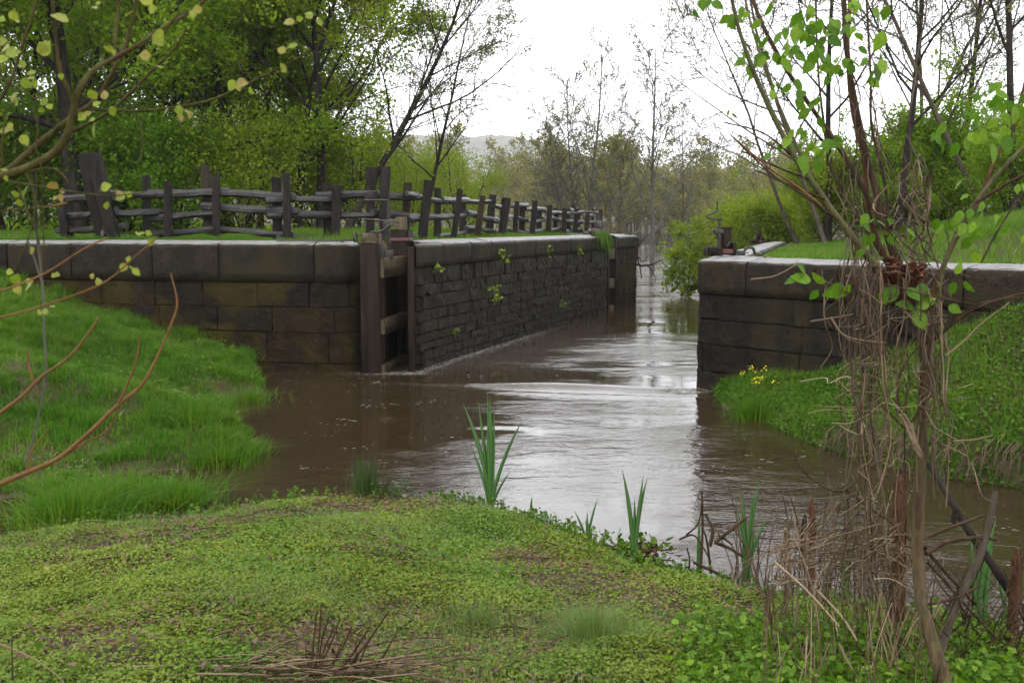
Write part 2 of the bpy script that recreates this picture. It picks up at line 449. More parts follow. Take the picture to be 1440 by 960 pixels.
FG = [tuple(G(px, py)[:2]) for px, py in ((-200, 770), (0, 766), (120, 755), (300, 730), (400, 712), (520, 706), (640, 711), (700, 724), (765, 745), (830, 772), (895, 797), (960, 822), (1060, 842), (1200, 868), (1330, 885), (1440, 905), (1600, 940))] + [(6, 4.6), (9, 3), (9, -40), (-40, -40), (-40, 7.6), (-9, 7.9)]
LB = [tuple(G(px, py)[:2]) for px, py in ((374, 550), (330, 556), (292, 562), (262, 566), (284, 578), (318, 590), (352, 612), (358, 628), (338, 646), (300, 656), (225, 662), (150, 668), (145, 682), (215, 682), (292, 692), (255, 712), (225, 712), (200, 700), (150, 724), (100, 735), (55, 724), (30, 695), (0, 700), (-120, 705))] + [(-9, 9.6), (-40, 10), (-40, 40), (-9, 27), (-5.0, 24), (-4.15, 17.4)]
RB = [tuple(G(px, py)[:2]) for px, py in ((1025, 578), (1060, 584), (1100, 606), (1160, 630), (1200, 644), (1300, 668), (1440, 688), (1600, 720))] + [(9, 7.6), (40, 6), (40, 12), (6.6, 12.4), (4.4, 14.4), (3.0, 15.9)]
LT = [(-60, 30), (-20, 21.7), (-9.1, 19.55), (-3.0, 18.35), (-2.85, 19.0), (-2.75, 20.2), (-1.6, 20.5), tuple(cham(3.2, -.5)), tuple(cham(CHL - .4, -.5)), tuple(cham(CHL - .3, -2.2)), (4.0, 39), (4.7, 50), (2.0, 62), (0, 85), (-5, 128), (-40, 135), (40, 140), (300, 150), (4000, 200), (4000, 4000), (-4000, 4000), (-4000, 30)]
RT = [tuple(RC + ER * 16.5 - N2 * -.5), tuple(RC + ER * .6 + N2 * .55), (3.35, 15.55), (4.75, 13.95), (5.95, 12.55), (8, 11.0), (40, 3), (4000, -50), (4000, 200), (300, 150), (60, 120), (22, 110), (14, 62), (9.6, 38)]

def ground_h(X, Y):
    sh = X.shape; X = X.ravel(); Y = Y.ravel()
    n1 = vnoise(X, Y, .45, 1); n2 = vnoise(X, Y, 1.7, 2); n3 = vnoise(X, Y, 5.0, 3)
    z = np.full(X.shape, -.85)
    d = sdist(X, Y, FG) + .10 * n2 + .05 * n3
    zf = np.where(d > 0, .09 * smooth01(d / .22) + .085 * np.minimum(d, 8) + (.03 * n2 + .02 * n3) * smooth01(d / .6), d * .6)
    z = np.maximum(z, zf)
    d = sdist(X, Y, LB) + .10 * n2
    zf = np.where(d > 0, .13 * smooth01(d / .2) + .29 * np.minimum(d, 7) + (.09 * n2 + .06 * n3) * smooth01(d / .5), d * .9)
    zf = np.minimum(zf, 2.0 + 0 * zf)
    low = smooth01((11.5 - Y) / 2.2)                 # the marshy tongue by the water is low
    zf = np.where(d > 0, zf * (1 - .80 * low), zf)
    z = np.maximum(z, zf)
    d = sdist(X, Y, RB) + .08 * n2
    u = np.clip(X - 2.9, 0, 4)
    zf = np.where(d > 0, (.10 + .09 * u) * smooth01(d / .16) + np.minimum(d, 3.5) * (.06 + .26 * u) + (.05 * n2 + .03 * n3) * smooth01(d / .4), d * 1.6)
    zf = np.minimum(zf, 1.9)
    z = np.maximum(z, zf)
    d = sdist(X, Y, LT)
    rise = .10 * n1 + .03 * n2
    far = smooth01((Y - 36) / 12)
    base = 2.09 - .10 * smooth01((Y - 24) / 15) * (Y < 60) - 1.2 * smooth01((Y - 55) / 30) * smooth01((X + 20) / 12)
    back = np.clip(-X - 8, 0, 300) * .02 + np.minimum(np.maximum(0, Y - 150), 200) * .02
    zf = np.where(d > 0, base + rise * smooth01((d - 1.5) / 2) + back, np.maximum(-.85, 2.05 + d * 9) * (Y < 36) + np.maximum(-.85, np.where(Y < 52, 1.7 + d * 5, .8 + d * .8)) * (Y >= 36))
    zf = np.where((d > 0) & (Y >= 36), np.minimum(zf, np.where(Y < 52, 1.75 + d * .4, .8 + d * .5)), zf)
    z = np.maximum(z, zf)
    d = sdist(X, Y, RT)
    mound = .95 * smooth01((d - 1.3) / 5.5)
    zf = np.where(d > 0, 1.87 + mound + rise * smooth01((d - 1.5) / 3), np.maximum(-.85, 1.83 + d * 9) * (Y < 33) + np.maximum(-.85, .5 + d * .8) * (Y >= 33))
    zf = np.where((d > 0) & (Y >= 33), np.minimum(zf, .6 + d * .45), zf)
    z = np.maximum(z, zf)
    return z.reshape(sh)

def gh(x, y): return float(ground_h(np.array([float(x)]), np.array([float(y)]))[0])

def axis(lo, hi, step, out_lo, out_hi, g=1.22):
    a = list(np.arange(lo, hi + 1e-6, step))
    s = step
    while a[-1] < out_hi: s *= g; a.append(a[-1] + s)
    s = step
    while a[0] > out_lo: s *= g; a.insert(0, a[0] - s)
    return np.array(a)

gx = axis(-10.5, 9.5, .115, -2600, 2600); gy = axis(2.0, 35.5, .115, -60, 3000)
GX, GY = np.meshgrid(gx, gy, indexing="ij"); GZ = ground_h(GX, GY)
def grid_faces(nx, ny):
    i = np.arange(nx - 1)[:, None] * ny; j = np.arange(ny - 1)[None]
    return np.stack([i + j, i + ny + j, i + ny + j + 1, i + j + 1], -1).reshape(-1, 4)
# ground material: soil, leaf litter and mud
m, nt, out = mat("ground_soil")
v = coords(nt)
f = noise(nt, 1.3, 8, .7, v); f2 = noise(nt, 22, 6, .7, v)
c = mixc(nt, f, (.028, .020, .013), (.062, .038, .020))
c = mixc(nt, ramp(nt, f2, [(.45, (0, 0, 0)), (.7, (.8, .8, .8))]), c, (.06, .055, .018))
b = N(nt, "ShaderNodeBsdfPrincipled"); b.inputs["Roughness"].default_value = .85; b.inputs["Specular IOR Level"].default_value = .25
nt.links.new(c, b.inputs["Base Color"]); nt.links.new(bump(nt, f2, .8, .03), b.inputs["Normal"]); nt.links.new(b.outputs[0], out.inputs[0])
M["soil"] = m
mb = MB(); mb.add(np.stack([GX, GY, GZ], -1).reshape(-1, 3), grid_faces(len(gx), len(gy)))
tag(mb.build("ground", M["soil"]), kind="structure")

# ---- water
wx = axis(-6, 7, .075, -300, 300, 1.25); wy = axis(4.5, 36, .075, 3.0, 420, 1.25)
WX, WY = np.meshgrid(wx, wy, indexing="ij")
S = (WX - A0[0]) * E2[0] + (WY - A0[1]) * E2[1]    # along the chamber
Q = (WX - A0[0]) * N2[0] + (WY - A0[1]) * N2[1]    # across it, 0 at the long wall
inch = smooth01((Q + .3) / .5) * smooth01((5.2 - Q) / .5)
wa, wb = G(680, 542)[:2], G(978, 551)[:2]; wd = nrm(wb - wa)
S2 = (WX - wa[0]) * -wd[1] + (WY - wa[1]) * wd[0] + .05 * vnoise(WX, WY, 1.1, 31)   # upstream distance from the little fall
wave = (.05 + .022 * vnoise(WX, WY, .9, 33)) * smooth01((S2 + .10) / .20) * (1 - .55 * smooth01(S2 / 5)) - .03 * np.exp(-((S2 + .30) / .16) ** 2) + .02 * np.exp(-((S2 + .62) / .18) ** 2)
nz = vnoise(WX * 1.0, WY * 1.6, 1.3, 7) * .6 + vnoise(WX, WY * 1.5, 3.1, 8) * .4
turb = inch * smooth01((S2 - .9) / 1.2) * smooth01((9 - S) / 6)
flow = np.exp(-((WX - (-.2 + .06 * (WY - 9))) / 1.7) ** 2) * smooth01((17 - WY) / 3) * smooth01((WY - 8.5) / 2.5)
right = smooth01((WX - 1.2) / 1.0) * smooth01((15.2 - WY) / 2) * (.25 + .75 * smooth01((WY - 8.0) / 2.2))
amp = .0035 + .010 * turb + .004 * flow + .004 * right
WZ = inch * wave * smooth01((WX + 1.5) / 1.2) + amp * nz
mb = MB(); mb.add(np.stack([WX, WY, WZ], -1).reshape(-1, 3), grid_faces(len(wx), len(wy)))
m, nt, out = mat("river_water")
v = coords(nt, "Object", (1.0, 1.7, 1)); v2 = coords(nt, "Object", (1.0, 2.4, 1))
at = N(nt, "ShaderNodeAttribute", attribute_name="ripple").outputs["Fac"]
fo = N(nt, "ShaderNodeAttribute", attribute_name="foam").outputs["Fac"]
h = math_(nt, "ADD", math_(nt, "MULTIPLY", noise(nt, 2.3, 3, .5, v, .4), 1.0), math_(nt, "MULTIPLY", noise(nt, 9, 3, .55, v2, .3), .30))
patch = ramp(nt, noise(nt, .42, 3, .55, coords(nt, "Object", (.7, 1.6, 1))), [(.40, (.12, .12, .12)), (.62, (1, 1, 1))])
bs = math_(nt, "MULTIPLY", at, patch)
bp = N(nt, "ShaderNodeBump"); bp.inputs["Distance"].default_value = .055
nt.links.new(bs, bp.inputs["Strength"]); nt.links.new(h, bp.inputs["Height"])
# flecks on the flow: foam bubbles plus sky glints painted as pale colour
vo = N(nt, "ShaderNodeTexVoronoi"); vo.inputs["Scale"].default_value = 15; vo.inputs["Randomness"].default_value = 1
nt.links.new(coords(nt, "Object", (.55, 1.2, 1)), vo.inputs["Vector"])
fleck = math_(nt, "LESS_THAN", vo.outputs["Distance"], math_(nt, "MULTIPLY", ramp(nt, noise(nt, 1.1, 4, .65, v), [(.47, (0, 0, 0)), (.68, (.22, .22, .22))]), 1.0))
fn = ramp(nt, noise(nt, 11, 6, .75, v2, .5), [(.50, (0, 0, 0)), (.62, (1, 1, 1))])
foam = math_(nt, "MAXIMUM", math_(nt, "MULTIPLY", fleck, .5), math_(nt, "MULTIPLY", fn, fo), True)
b = N(nt, "ShaderNodeBsdfPrincipled")
nt.links.new(mixc(nt, noise(nt, .5, 3, .5, v), (.0195, .0125, .0055), (.029, .0195, .010)), b.inputs["Base Color"])
b.inputs["Roughness"].default_value = .04; b.inputs["IOR"].default_value = 1.42; b.inputs["Specular IOR Level"].default_value = .5
nt.links.new(bp.outputs[0], b.inputs["Normal"])
fb = N(nt, "ShaderNodeBsdfDiffuse"); fb.inputs[0].default_value = (.42, .41, .38, 1)
mx = N(nt, "ShaderNodeMixShader"); nt.links.new(foam, mx.inputs[0]); nt.links.new(b.outputs[0], mx.inputs[1]); nt.links.new(fb.outputs[0], mx.inputs[2])
nt.links.new(mx.outputs[0], out.inputs[0])
M["water"] = m
wat = tag(mb.build("water", M["water"]), kind="structure")
def set_attr(o, name, val):
    a = o.data.attributes.new(name, "FLOAT", "POINT"); a.data.foreach_set("value", val.ravel().astype(np.float32))
edge = np.exp(-(Q / .22) ** 2) * smooth01((S + .6) / .4) * smooth01((9 - S) / 5)
gatef = np.exp(-(((WX + 2.0) / .55) ** 2 + ((WY - 17.35) / .16) ** 2))
rcf = np.exp(-(((WX - 2.6) / .35) ** 2 + ((WY - 15.4) / .12) ** 2))
crest = inch * np.exp(-((S2 + .08) / .06) ** 2) * .25
set_attr(wat, "foam", np.clip(.85 * edge + .8 * gatef + .7 * rcf + crest + .10 * turb, 0, 1))
set_attr(wat, "ripple", np.clip(.12 + .55 * turb + .30 * flow + .75 * right + .50 * smooth01((WY - 24) / 12), 0, 1))

# ---- far wooded hill half lost in the mist
hx = np.linspace(-950, 520, 170); hy = np.linspace(760, 1150, 50)
HX, HY = np.meshgrid(hx, hy, indexing="ij")
prof = 77 + 6 * smooth01((-HX - 60) / 400) - 26 * smooth01((HX + 20) / 170) + 5 * vnoise(HX, HY, .012, 5)
HZ = prof * smooth01((HY - 760) / 170) + 3 * vnoise(HX, HY, .09, 6) + 2 * vnoise(HX, HY, .25, 9) - 2
m, nt, out = mat("mist_tinted_woods")
v = coords(nt)
c = mixc(nt, noise(nt, .03, 6, .7, v), (.17, .175, .15), (.24, .24, .20))  # base colour paled to paint in mist that the thin haze lacks
b = N(nt, "ShaderNodeBsdfPrincipled"); b.inputs["Roughness"].default_value = .95
nt.links.new(c, b.inputs["Base Color"]); nt.links.new(bump(nt, noise(nt, .08, 6, .8, v), 1, 10), b.inputs["Normal"]); nt.links.new(b.outputs[0], out.inputs[0])
mb = MB(); mb.add(np.stack([HX, HY, HZ], -1).reshape(-1, 3), grid_faces(len(hx), len(hy)))
tag(mb.build("hill", m), kind="structure")
# ================================================================== lock walls
class Path:
    def __init__(s, pts, corner=0.0):
        p = np.asarray(pts, float)
        if corner:                                   # round the corners
            q = [p[0]]
            for i in range(1, len(p) - 1):
                a = p[i] + nrm(p[i - 1] - p[i]) * corner; b = p[i] + nrm(p[i + 1] - p[i]) * corner
                for t in np.linspace(0, 1, 7): q.append((1 - t) ** 2 * a + 2 * t * (1 - t) * p[i] + t * t * b)
            q.append(p[-1]); p = np.array(q)
        s.p = p; seg = np.diff(p, axis=0); s.l = np.linalg.norm(seg, axis=1); s.c = np.concatenate([[0], np.cumsum(s.l)]); s.L = s.c[-1]
    def at(s, t):
        t = np.atleast_1d(np.asarray(t, float))
        X = np.interp(t, s.c, s.p[:, 0]); Y = np.interp(t, s.c, s.p[:, 1])
        e = .08
        dx = np.interp(t + e, s.c, s.p[:, 0]) - np.interp(t - e, s.c, s.p[:, 0]); dy = np.interp(t + e, s.c, s.p[:, 1]) - np.interp(t - e, s.c, s.p[:, 1])
        l = np.hypot(dx, dy); l[l == 0] = 1
        return np.stack([X, Y], 1), np.stack([dy / l, -dx / l], 1)     # point, outward normal (right of travel)

def stone_block(mb, path, s0, s1, z0, z1, rng, rough, off, m=0, chf=.013, batter=0.0, back=.16, cell=.075):
    g = .005
    s0 += g; s1 -= g; z0 += g * .8; z1 -= g * .8
    nx = max(3, int((s1 - s0) / cell) + 1); nz = max(3, int((z1 - z0) / cell) + 1)
    ss = np.concatenate([[s0], [s0 + chf * .3], np.linspace(s0 + chf, s1 - chf, nx), [s1 - chf * .3], [s1]])
    zz = np.concatenate([[z0], [z0 + chf * .3], np.linspace(z0 + chf, z1 - chf, nz), [z1 - chf * .3], [z1]])
    SS, ZZ = np.meshgrid(ss, zz, indexing="ij")
    O = np.full(SS.shape, off, float)
    O += rough * rng.normal(0, .5, SS.shape) + rough * 1.3 * vnoise(SS * 3 + rng.uniform(0, 50), ZZ * 3 + rng.uniform(0, 50), 1.0, 4)
    O[1, :] -= chf * .6; O[-2, :] -= chf * .6; O[:, 1] -= chf * .6; O[:, -2] -= chf * .6
    SS[2:-2, 1:-1] += 0; edge = rng.normal(0, .009, SS.shape); SS[1:-1, 1:-1] += edge[1:-1, 1:-1] * .8; ZZ[1:-1, 1:-1] += rng.normal(0, .008, SS.shape)[1:-1, 1:-1]
    O[0, :] = O[-1, :] = -back; O[:, 0] = O[:, -1] = -back
    O[0, :] = -back; O[-1, :] = -back
    O = O - batter * ZZ
    p, n = path.at(SS.ravel())
    xy = p + n * O.ravel()[:, None]
    V = np.column_stack([xy, ZZ.ravel()])
    mb.add(V, grid_faces(*SS.shape)[:, ::-1], m)

def masonry(mb, path, zs, lo, hi, rng, rough, s_from=0.0, s_to=None, m=0, batter=0.0, lift=None, mats=(0,)):
    s_to = path.L if s_to is None else s_to
    for k in range(len(zs) - 1):
        s = s_from - rng.uniform(0, .0)
        first = True
        while s < s_to - .05:
            l = rng.uniform(lo, hi) * (.6 if first and k % 2 else 1); first = False
            e = min(s + l, s_to)
            if s_to - e < lo * .5: e = s_to
            dz0 = 0 if k == 0 else rng.normal(0, .004); 
            stone_block(mb, path, s, e, zs[k] + dz0, zs[k + 1], rng, rough, rng.uniform(-.006, .008) * (1 if rough < .012 else 1.6), int(rng.choice(mats)), batter=batter)
            s = e

def coping(mb, path, z0, z1, depth, lo, hi, rng, over=.03, m=0, rad=.075, s_from=0, s_to=None, dep=None):
    """rounded kerb stones sweeping along the wall top"""
    s_to = path.L if s_to is None else s_to
    s = s_from
    while s < s_to - .05:
        e = min(s + rng.uniform(lo, hi), s_to)
        if s_to - e < lo * .4: e = s_to
        dz = rng.uniform(-.004, .005); do = rng.uniform(-.004, .006)
        prof = [(-depth, z1 - .25), (-depth, z1 - .03 + dz), (-depth + .05, z1 + dz + .012), (-.34, z1 + dz + .012), (-rad - .02, z1 + dz - .026), (-rad, z1 + dz - .030)]
        for a in np.linspace(15, 90, 6): prof.append((-rad + rad * sin(radians(a)) + over + do - 0.0, z1 + dz - .030 - rad + rad * cos(radians(a))))
        nf = 4
        for t in np.linspace(.12, 1, nf): prof.append((over + do, (z1 - .030 - rad) * (1 - t) + (z0 + .012) * t))
        prof.append((over - .02, z0 + .004)); prof.append((-.14, z0 + .004))
        prof = np.array(prof)
        ns = max(3, int((e - s) / .14) + 1); g = .007
        ts = np.concatenate([[s + g], np.linspace(s + g + .02, e - g - .02, ns), [e - g]])
        V = []
        for i, t in enumerate(ts):
            ends = .012 if i in (0, len(ts) - 1) else 0
            p, n = path.at(t)
            pf = prof[:, 0] if not callable(dep) else np.where(prof[:, 0] < -rad, np.minimum(-.02, prof[:, 0] * min(1, dep(t) / depth)), np.maximum(prof[:, 0], -dep(t)))
            O = pf - ends * (prof[:, 0] > -.5 * depth) + rng.normal(0, .0025, len(prof)); Z = prof[:, 1] - ends * .7 * (prof[:, 1] > z1 - .2) + rng.normal(0, .002, len(prof))
            V.append(np.column_stack([p + n * O[:, None], Z]))
        V = np.array(V); a, b = V.shape[:2]
        mb.add(V.reshape(-1, 3), grid_faces(a, b)[:, ::-1], m)
        n0 = mb.n - a * b
        mb.V.append(np.zeros((0, 3))); mb.F.append(np.array([list(range(b)), [(a - 1) * b + q for q in range(b)][::-1]]) + n0); mb.M.append(np.full(2, m))
        s = e

def core(mb, path, z0, z1, front, depth, m=0, s_from=0, s_to=None):
    s_to = path.L if s_to is None else s_to
    ts = np.linspace(s_from, s_to, max(2, int((s_to - s_from) / .3)))
    p, n = path.at(ts)
    f = p + n * front; b = p + n * (-depth)
    k = len(ts)
    V = np.concatenate([np.column_stack([f, np.full(k, z0)]), np.column_stack([f, np.full(k, z1)]), np.column_stack([b, np.full(k, z1)]), np.column_stack([b, np.full(k, z0)])])
    i = np.arange(k - 1)
    F = np.concatenate([np.stack([i + a * k, i + 1 + a * k, i + 1 + ((a + 1) % 4) * k, i + ((a + 1) % 4) * k], 1) for a in range(4)])
    mb.add(V, F, m)
    n0 = mb.n - 4 * k
    mb.V.append(np.zeros((0, 3))); mb.F.append(np.array([[0, k, 2 * k, 3 * k], [k - 1, 4 * k - 1, 3 * k - 1, 2 * k - 1]]) + n0); mb.M.append(np.full(2, m))

rng = np.random.default_rng(5)
# --- the long wall with its wing
wl = thing("lock_wall", "long dark stone canal lock wall topped by pale rounded coping, split-rail fence behind it", "stone wall", (-3, 18.0, 0))
off = np.array([-3, 18.0, 0])
WING = Path([(-26, 22.6), (-9.1, 19.0), (-4.6, 17.92), (-3.3, 17.62), (-2.75, 17.66), (-2.52, 17.86), (-2.5, 18.6)], .11)
CH1 = Path([(-1.86, 19.5), (-1.62, 17.62), tuple(cham(13.2, 0)), tuple(cham(13.3, -.5))], .06)
CH2 = Path([tuple(cham(14.35, -.5)), tuple(cham(14.3, 0)), tuple(cham(CHL, 0)), tuple(cham(CHL + .05, -2.5))], .05)
mb = MB()
sA = WING.L - 13.5
masonry(mb, WING, [-.55, .12, .64, 1.055, 1.468], .55, 1.15, rng, .009, sA)
zs = [-.5]
while zs[-1] < 1.45: zs.append(zs[-1] + rng.uniform(.14, .25))
zs[-1] = 1.72
zs = [z for z in zs if z < 1.58] + [1.72]
masonry(mb, CH1, zs, .32, .95, rng, .015, m=1, mats=(1,))
masonry(mb, CH2, [-.5, .35, .8, 1.25, 1.72], .8, 1.5, rng, .012, m=0, mats=(0,))
ob = mb.build("stonework", [M["wing_stone"], M["chamber_stone"]], wl, smooth=False, loc=off)
mb = MB()
core(mb, WING, -.8, 1.95, -.05, 1.0, 0, sA); core(mb, CH1, -.8, 1.95, -.07, .9, 0, 3.75, CH1.L - .45); core(mb, CH1, -.8, 1.9, -.07, .10, 0, 1.95, 2.8); core(mb, CH1, -.8, 1.9, -.07, .45, 0, 2.8, 3.75); core(mb, CH2, -.8, 1.95, -.05, .98, 0, .45, CH2.L - 2.0)
# recess backs behind the gates
box(mb, (-2.2, 20.15, .65), (1.7, .3, 2.6), None, 0)
for t0, t1 in ((13.2, 14.4),):
    c = cham((t0 + t1) / 2, -.95); box(mb, (c[0], c[1], .65), (t1 - t0 + .5, .25, 2.7), frame_e(E2), 0)
mb.build("wall_core", M["mortar"], wl, loc=off)
mb = MB()
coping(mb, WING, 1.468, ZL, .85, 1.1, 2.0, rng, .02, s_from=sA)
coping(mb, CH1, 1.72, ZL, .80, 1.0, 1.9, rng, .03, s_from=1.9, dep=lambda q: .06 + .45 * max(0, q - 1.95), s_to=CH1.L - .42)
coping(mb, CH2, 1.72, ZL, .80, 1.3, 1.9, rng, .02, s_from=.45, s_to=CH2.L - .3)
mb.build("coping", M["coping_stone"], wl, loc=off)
# --- the wall across the chamber
wr = thing("lock_wall", "short black stone lock wall curving into the bank behind the vine-hung tree", "stone wall", (2.9, 15.8, 0))
off = np.array([2.9, 15.8, 0])
RP = Path([tuple(RC + ER * 16.5), tuple(RC), (4.3, 13.80), (5.62, 12.3), (7.2, 11.0), (12, 8.2)], .16)
mb = MB()
s1 = 16.0
masonry(mb, RP, [-.55, .30, .69, 1.05, 1.42], 1.0, 1.9, rng, .008, s1 - .45, mats=(0,))
masonry(mb, RP, [-.55, .25, .65, 1.05, 1.42], .6, 1.4, rng, .015, 0, s1 - .45)
mb.build("stonework", M["dark_stone"], wr, smooth=False, loc=off)
mb = MB(); core(mb, RP, -.8, 1.75, -.06, .95); mb.build("wall_core", M["mortar"], wr, loc=off)
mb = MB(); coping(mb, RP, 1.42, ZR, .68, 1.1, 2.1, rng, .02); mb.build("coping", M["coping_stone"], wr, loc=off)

# ================================================================== lock gates and gear
def rod(mb, pts, r, m=0, sides=8): V, F = tube(pts, r, sides); mb.add(V, F, m)
RE = frame_e(E2)
def gate(name, label, t0, t1, z_rails, near=True):
    p = cham(t0, -.5); g = thing(name, label, "lock gate", (p[0], p[1], 0)); o = np.array([p[0], p[1], 0])
    def part(nm, mt, f, par=g):
        q = MB(); f(q); return q.build(nm, M[mt], par, loc=o)
    L = t1 - t0
    for za, zb in z_rails:
        def f(q, za=za, zb=zb):
            c = cham(t0 + L * .5, -.10); box(q, (c[0], c[1], (za + zb) / 2), (L, .16, zb - za), RE, 0, .012)
        part("rail", "gate_wood_pale", f)
    return g, part, o

GP = np.array([-2.16, 17.5]); GD = np.array([.28, 1.72]); GL_ = np.linalg.norm(GD); GE = frame_e(GD)
gq = lambda t, n=0.0: GP + GD * t + np.array([GD[1], -GD[0]]) / GL_ * n       # along the folded leaf, n toward the chamber
o = np.array([-2.1, 17.8, 0]); g = thing("lock_gate", "brown timber lock gate with ladder-like rails at the near end of the long wall", "lock gate", o)
def part(nm, mt, f, par=g):
    q = MB(); f(q); return q.build(nm, M[mt], par, loc=o)
for za, zb in ((1.55, 1.88), (.62, .88), (-.12, .13)):
    part("rail", "gate_wood_pale", lambda q: box(q, (*gq(.5), (za + zb) / 2), (GL_, .13, zb - za), GE, 0, .012))
mp = part("mitre_post", "gate_wood", lambda q: box(q, (-2.315, 17.50, .73), (.31, .30, 2.76), rotz(-.08), 0, .015))
part("post_cap", "gate_wood_pale", lambda q: box(q, (-2.335, 17.50, 2.20), (.21, .24, .175), rotz(-.08), 0, .012), mp)
HPX, HPY = -1.975, 19.12
hpo = part("heel_post", "gate_wood", lambda q: box(q, (HPX, HPY, .95), (.34, .32, 2.78), GE @ rotz(pi / 2), 0, .015))
def f(q):
    rod(q, [(HPX, HPY, 2.30), (HPX, HPY, 2.545), (HPX, HPY, 2.56)], [.108, .104, .09], 0, 12)
    q.add([(HPX + .09 * cos(a), HPY + .09 * sin(a), 2.56) for a in np.linspace(0, 2 * pi, 12, endpoint=False)], [list(range(12))])
part("post_head", "gate_wood_pale", f, hpo)
part("collar", "red_iron", lambda q: box(q, (HPX, HPY, 2.165), (.385, .365, .06), GE @ rotz(pi / 2), 0, .006), hpo)
part("stile", "gate_wood", lambda q: box(q, (-1.672, 17.62, .7), (.115, .26, 2.72), rotz(.1), 0, .01))
part("plank", "gate_wood_pale", lambda q: box(q, (*gq(.12, -.10), .75), (.42, .05, 1.75), GE, 0, .006))
part("edge_strip", "rust", lambda q: box(q, (*gq(.30, -.10), .75), (.14, .06, 1.75), GE, 0, .006))
part("back_plank", "gate_wood", lambda q: box(q, (*gq(.62, -.16), .75), (1.1, .05, 1.9), GE, 0, .006))
kx, ky = -2.065, 17.95
def f(q):
    rod(q, [(kx, ky, 1.80), (kx, ky, 2.86)], .026); box(q, (kx, ky, 1.93), (.13, .14, .14), None, 0, .01); box(q, (kx, ky, 2.45), (.18, .14, .12), None, 0, .01)
    for z in (2.10, 2.28): rod(q, [(kx, ky, z), (kx, ky, z + .04)], .045)
pst = part("paddle_stem", "iron", f)
part("crank_arm", "iron", lambda q: rod(q, smooth_path([(kx, ky, 2.82), (kx - .10, ky - .03, 2.83), (kx - .40, ky - .06, 2.825)], 8), .016), pst)
part("gear_arm", "iron", lambda q: rod(q, [(kx - .42, ky, 2.52), (kx - .1, ky, 2.49), (kx + .18, ky, 2.47)], .014), pst)
for s_ in (-.09, .09): part("bracket", "iron", lambda q: rod(q, [(kx - .30, ky + s_, 2.02), (kx - .30, ky + s_, 2.30), (kx - .05, ky + s_, 2.33)], .018))
part("stay_rod", "iron", lambda q: rod(q, smooth_path([(-2.3, 17.45, 2.31), (-2.15, 17.5, 2.31), (-2.06, 17.55, 2.38), (-2.0, 17.6, 2.42)], 8), .018))
part("bolt_block", "iron", lambda q: box(q, (kx - .14, ky, 2.08), (.10, .12, .16), None, 0, .01))
part("latch", "red_iron", lambda q: box(q, (kx - .14, ky - .08, 2.17), (.05, .05, .24), None, 0, .008))
for a in range(3):
    th = np.linspace(0, 2 * pi, 12); c = np.array([-2.56 + .08 * a, 17.5, 2.22 - .03 * a]); r = .075
    part("shackle", "iron", lambda q: rod(q, [c + np.array([r * .5 * cos(t) * (a % 2) + .02 * cos(t), r * .6 * cos(t) * ((a + 1) % 2), r * sin(t)]) for t in th], .015, 0, 6))
# chain lying on the coping
q = MB(); pa = smooth_path([(-2.62, 17.62, ZL + .03), (-3.0, 17.72, ZL + .016), (-3.45, 17.80, ZL + .018), (-3.95, 17.98, ZL + .016)], 44)
for i in range(43):
    a, b_ = pa[i], pa[i + 1]; d = nrm(b_ - a); s_ = np.cross(d, [0, 0, 1.0]) if i % 2 else np.array([0, 0, 1.0]); c = (a + b_) / 2; th = np.linspace(0, 2 * pi, 9)
    rod(q, [c + d * .024 * cos(t) + s_ * .013 * sin(t) for t in th], .0055, 0, 5)
tag(q.build("chain", M["iron"], loc=(-2.9, 17.7, ZL)), "thin dark iron chain lying along the pale coping beside the near timber gate", "chain")

g, part, o = gate("lock_gate", "distant timber lock gate set in the far end of the long wall", 13.45, 14.25, ((1.45, 1.75), (.62, .90), (-.1, .12)))
for t in (13.38, 14.28):
    c = cham(t, -.20); part("post", "gate_wood", lambda q: box(q, (c[0], c[1], .75), (.16, .42, 2.7), RE, 0, .015))
c0 = cham(13.9, -.45)
def f(q):
    box(q, (c0[0], c0[1], 2.22), (.34, .34, .26), RE, 0, .02); box(q, (c0[0] + .05, c0[1], 2.45), (.26, .24, .26), RE, 0, .02); rod(q, [(c0[0], c0[1], 2.5), (c0[0], c0[1], 2.78)], .06)
    box(q, (c0[0] - .3, c0[1], 2.20), (.35, .2, .16), RE, 0, .02)
part("gear_box", "iron", f)
part("crank_arm", "iron", lambda q: rod(q, smooth_path([(c0[0] - .75, c0[1], 2.76), (c0[0] - .3, c0[1], 2.80), (c0[0], c0[1], 2.76)], 8), .035))
part("plank", "gate_wood", lambda q: box(q, (*cham(13.85, -.62), .7), (.85, .06, 2.2), RE, 0, .006))

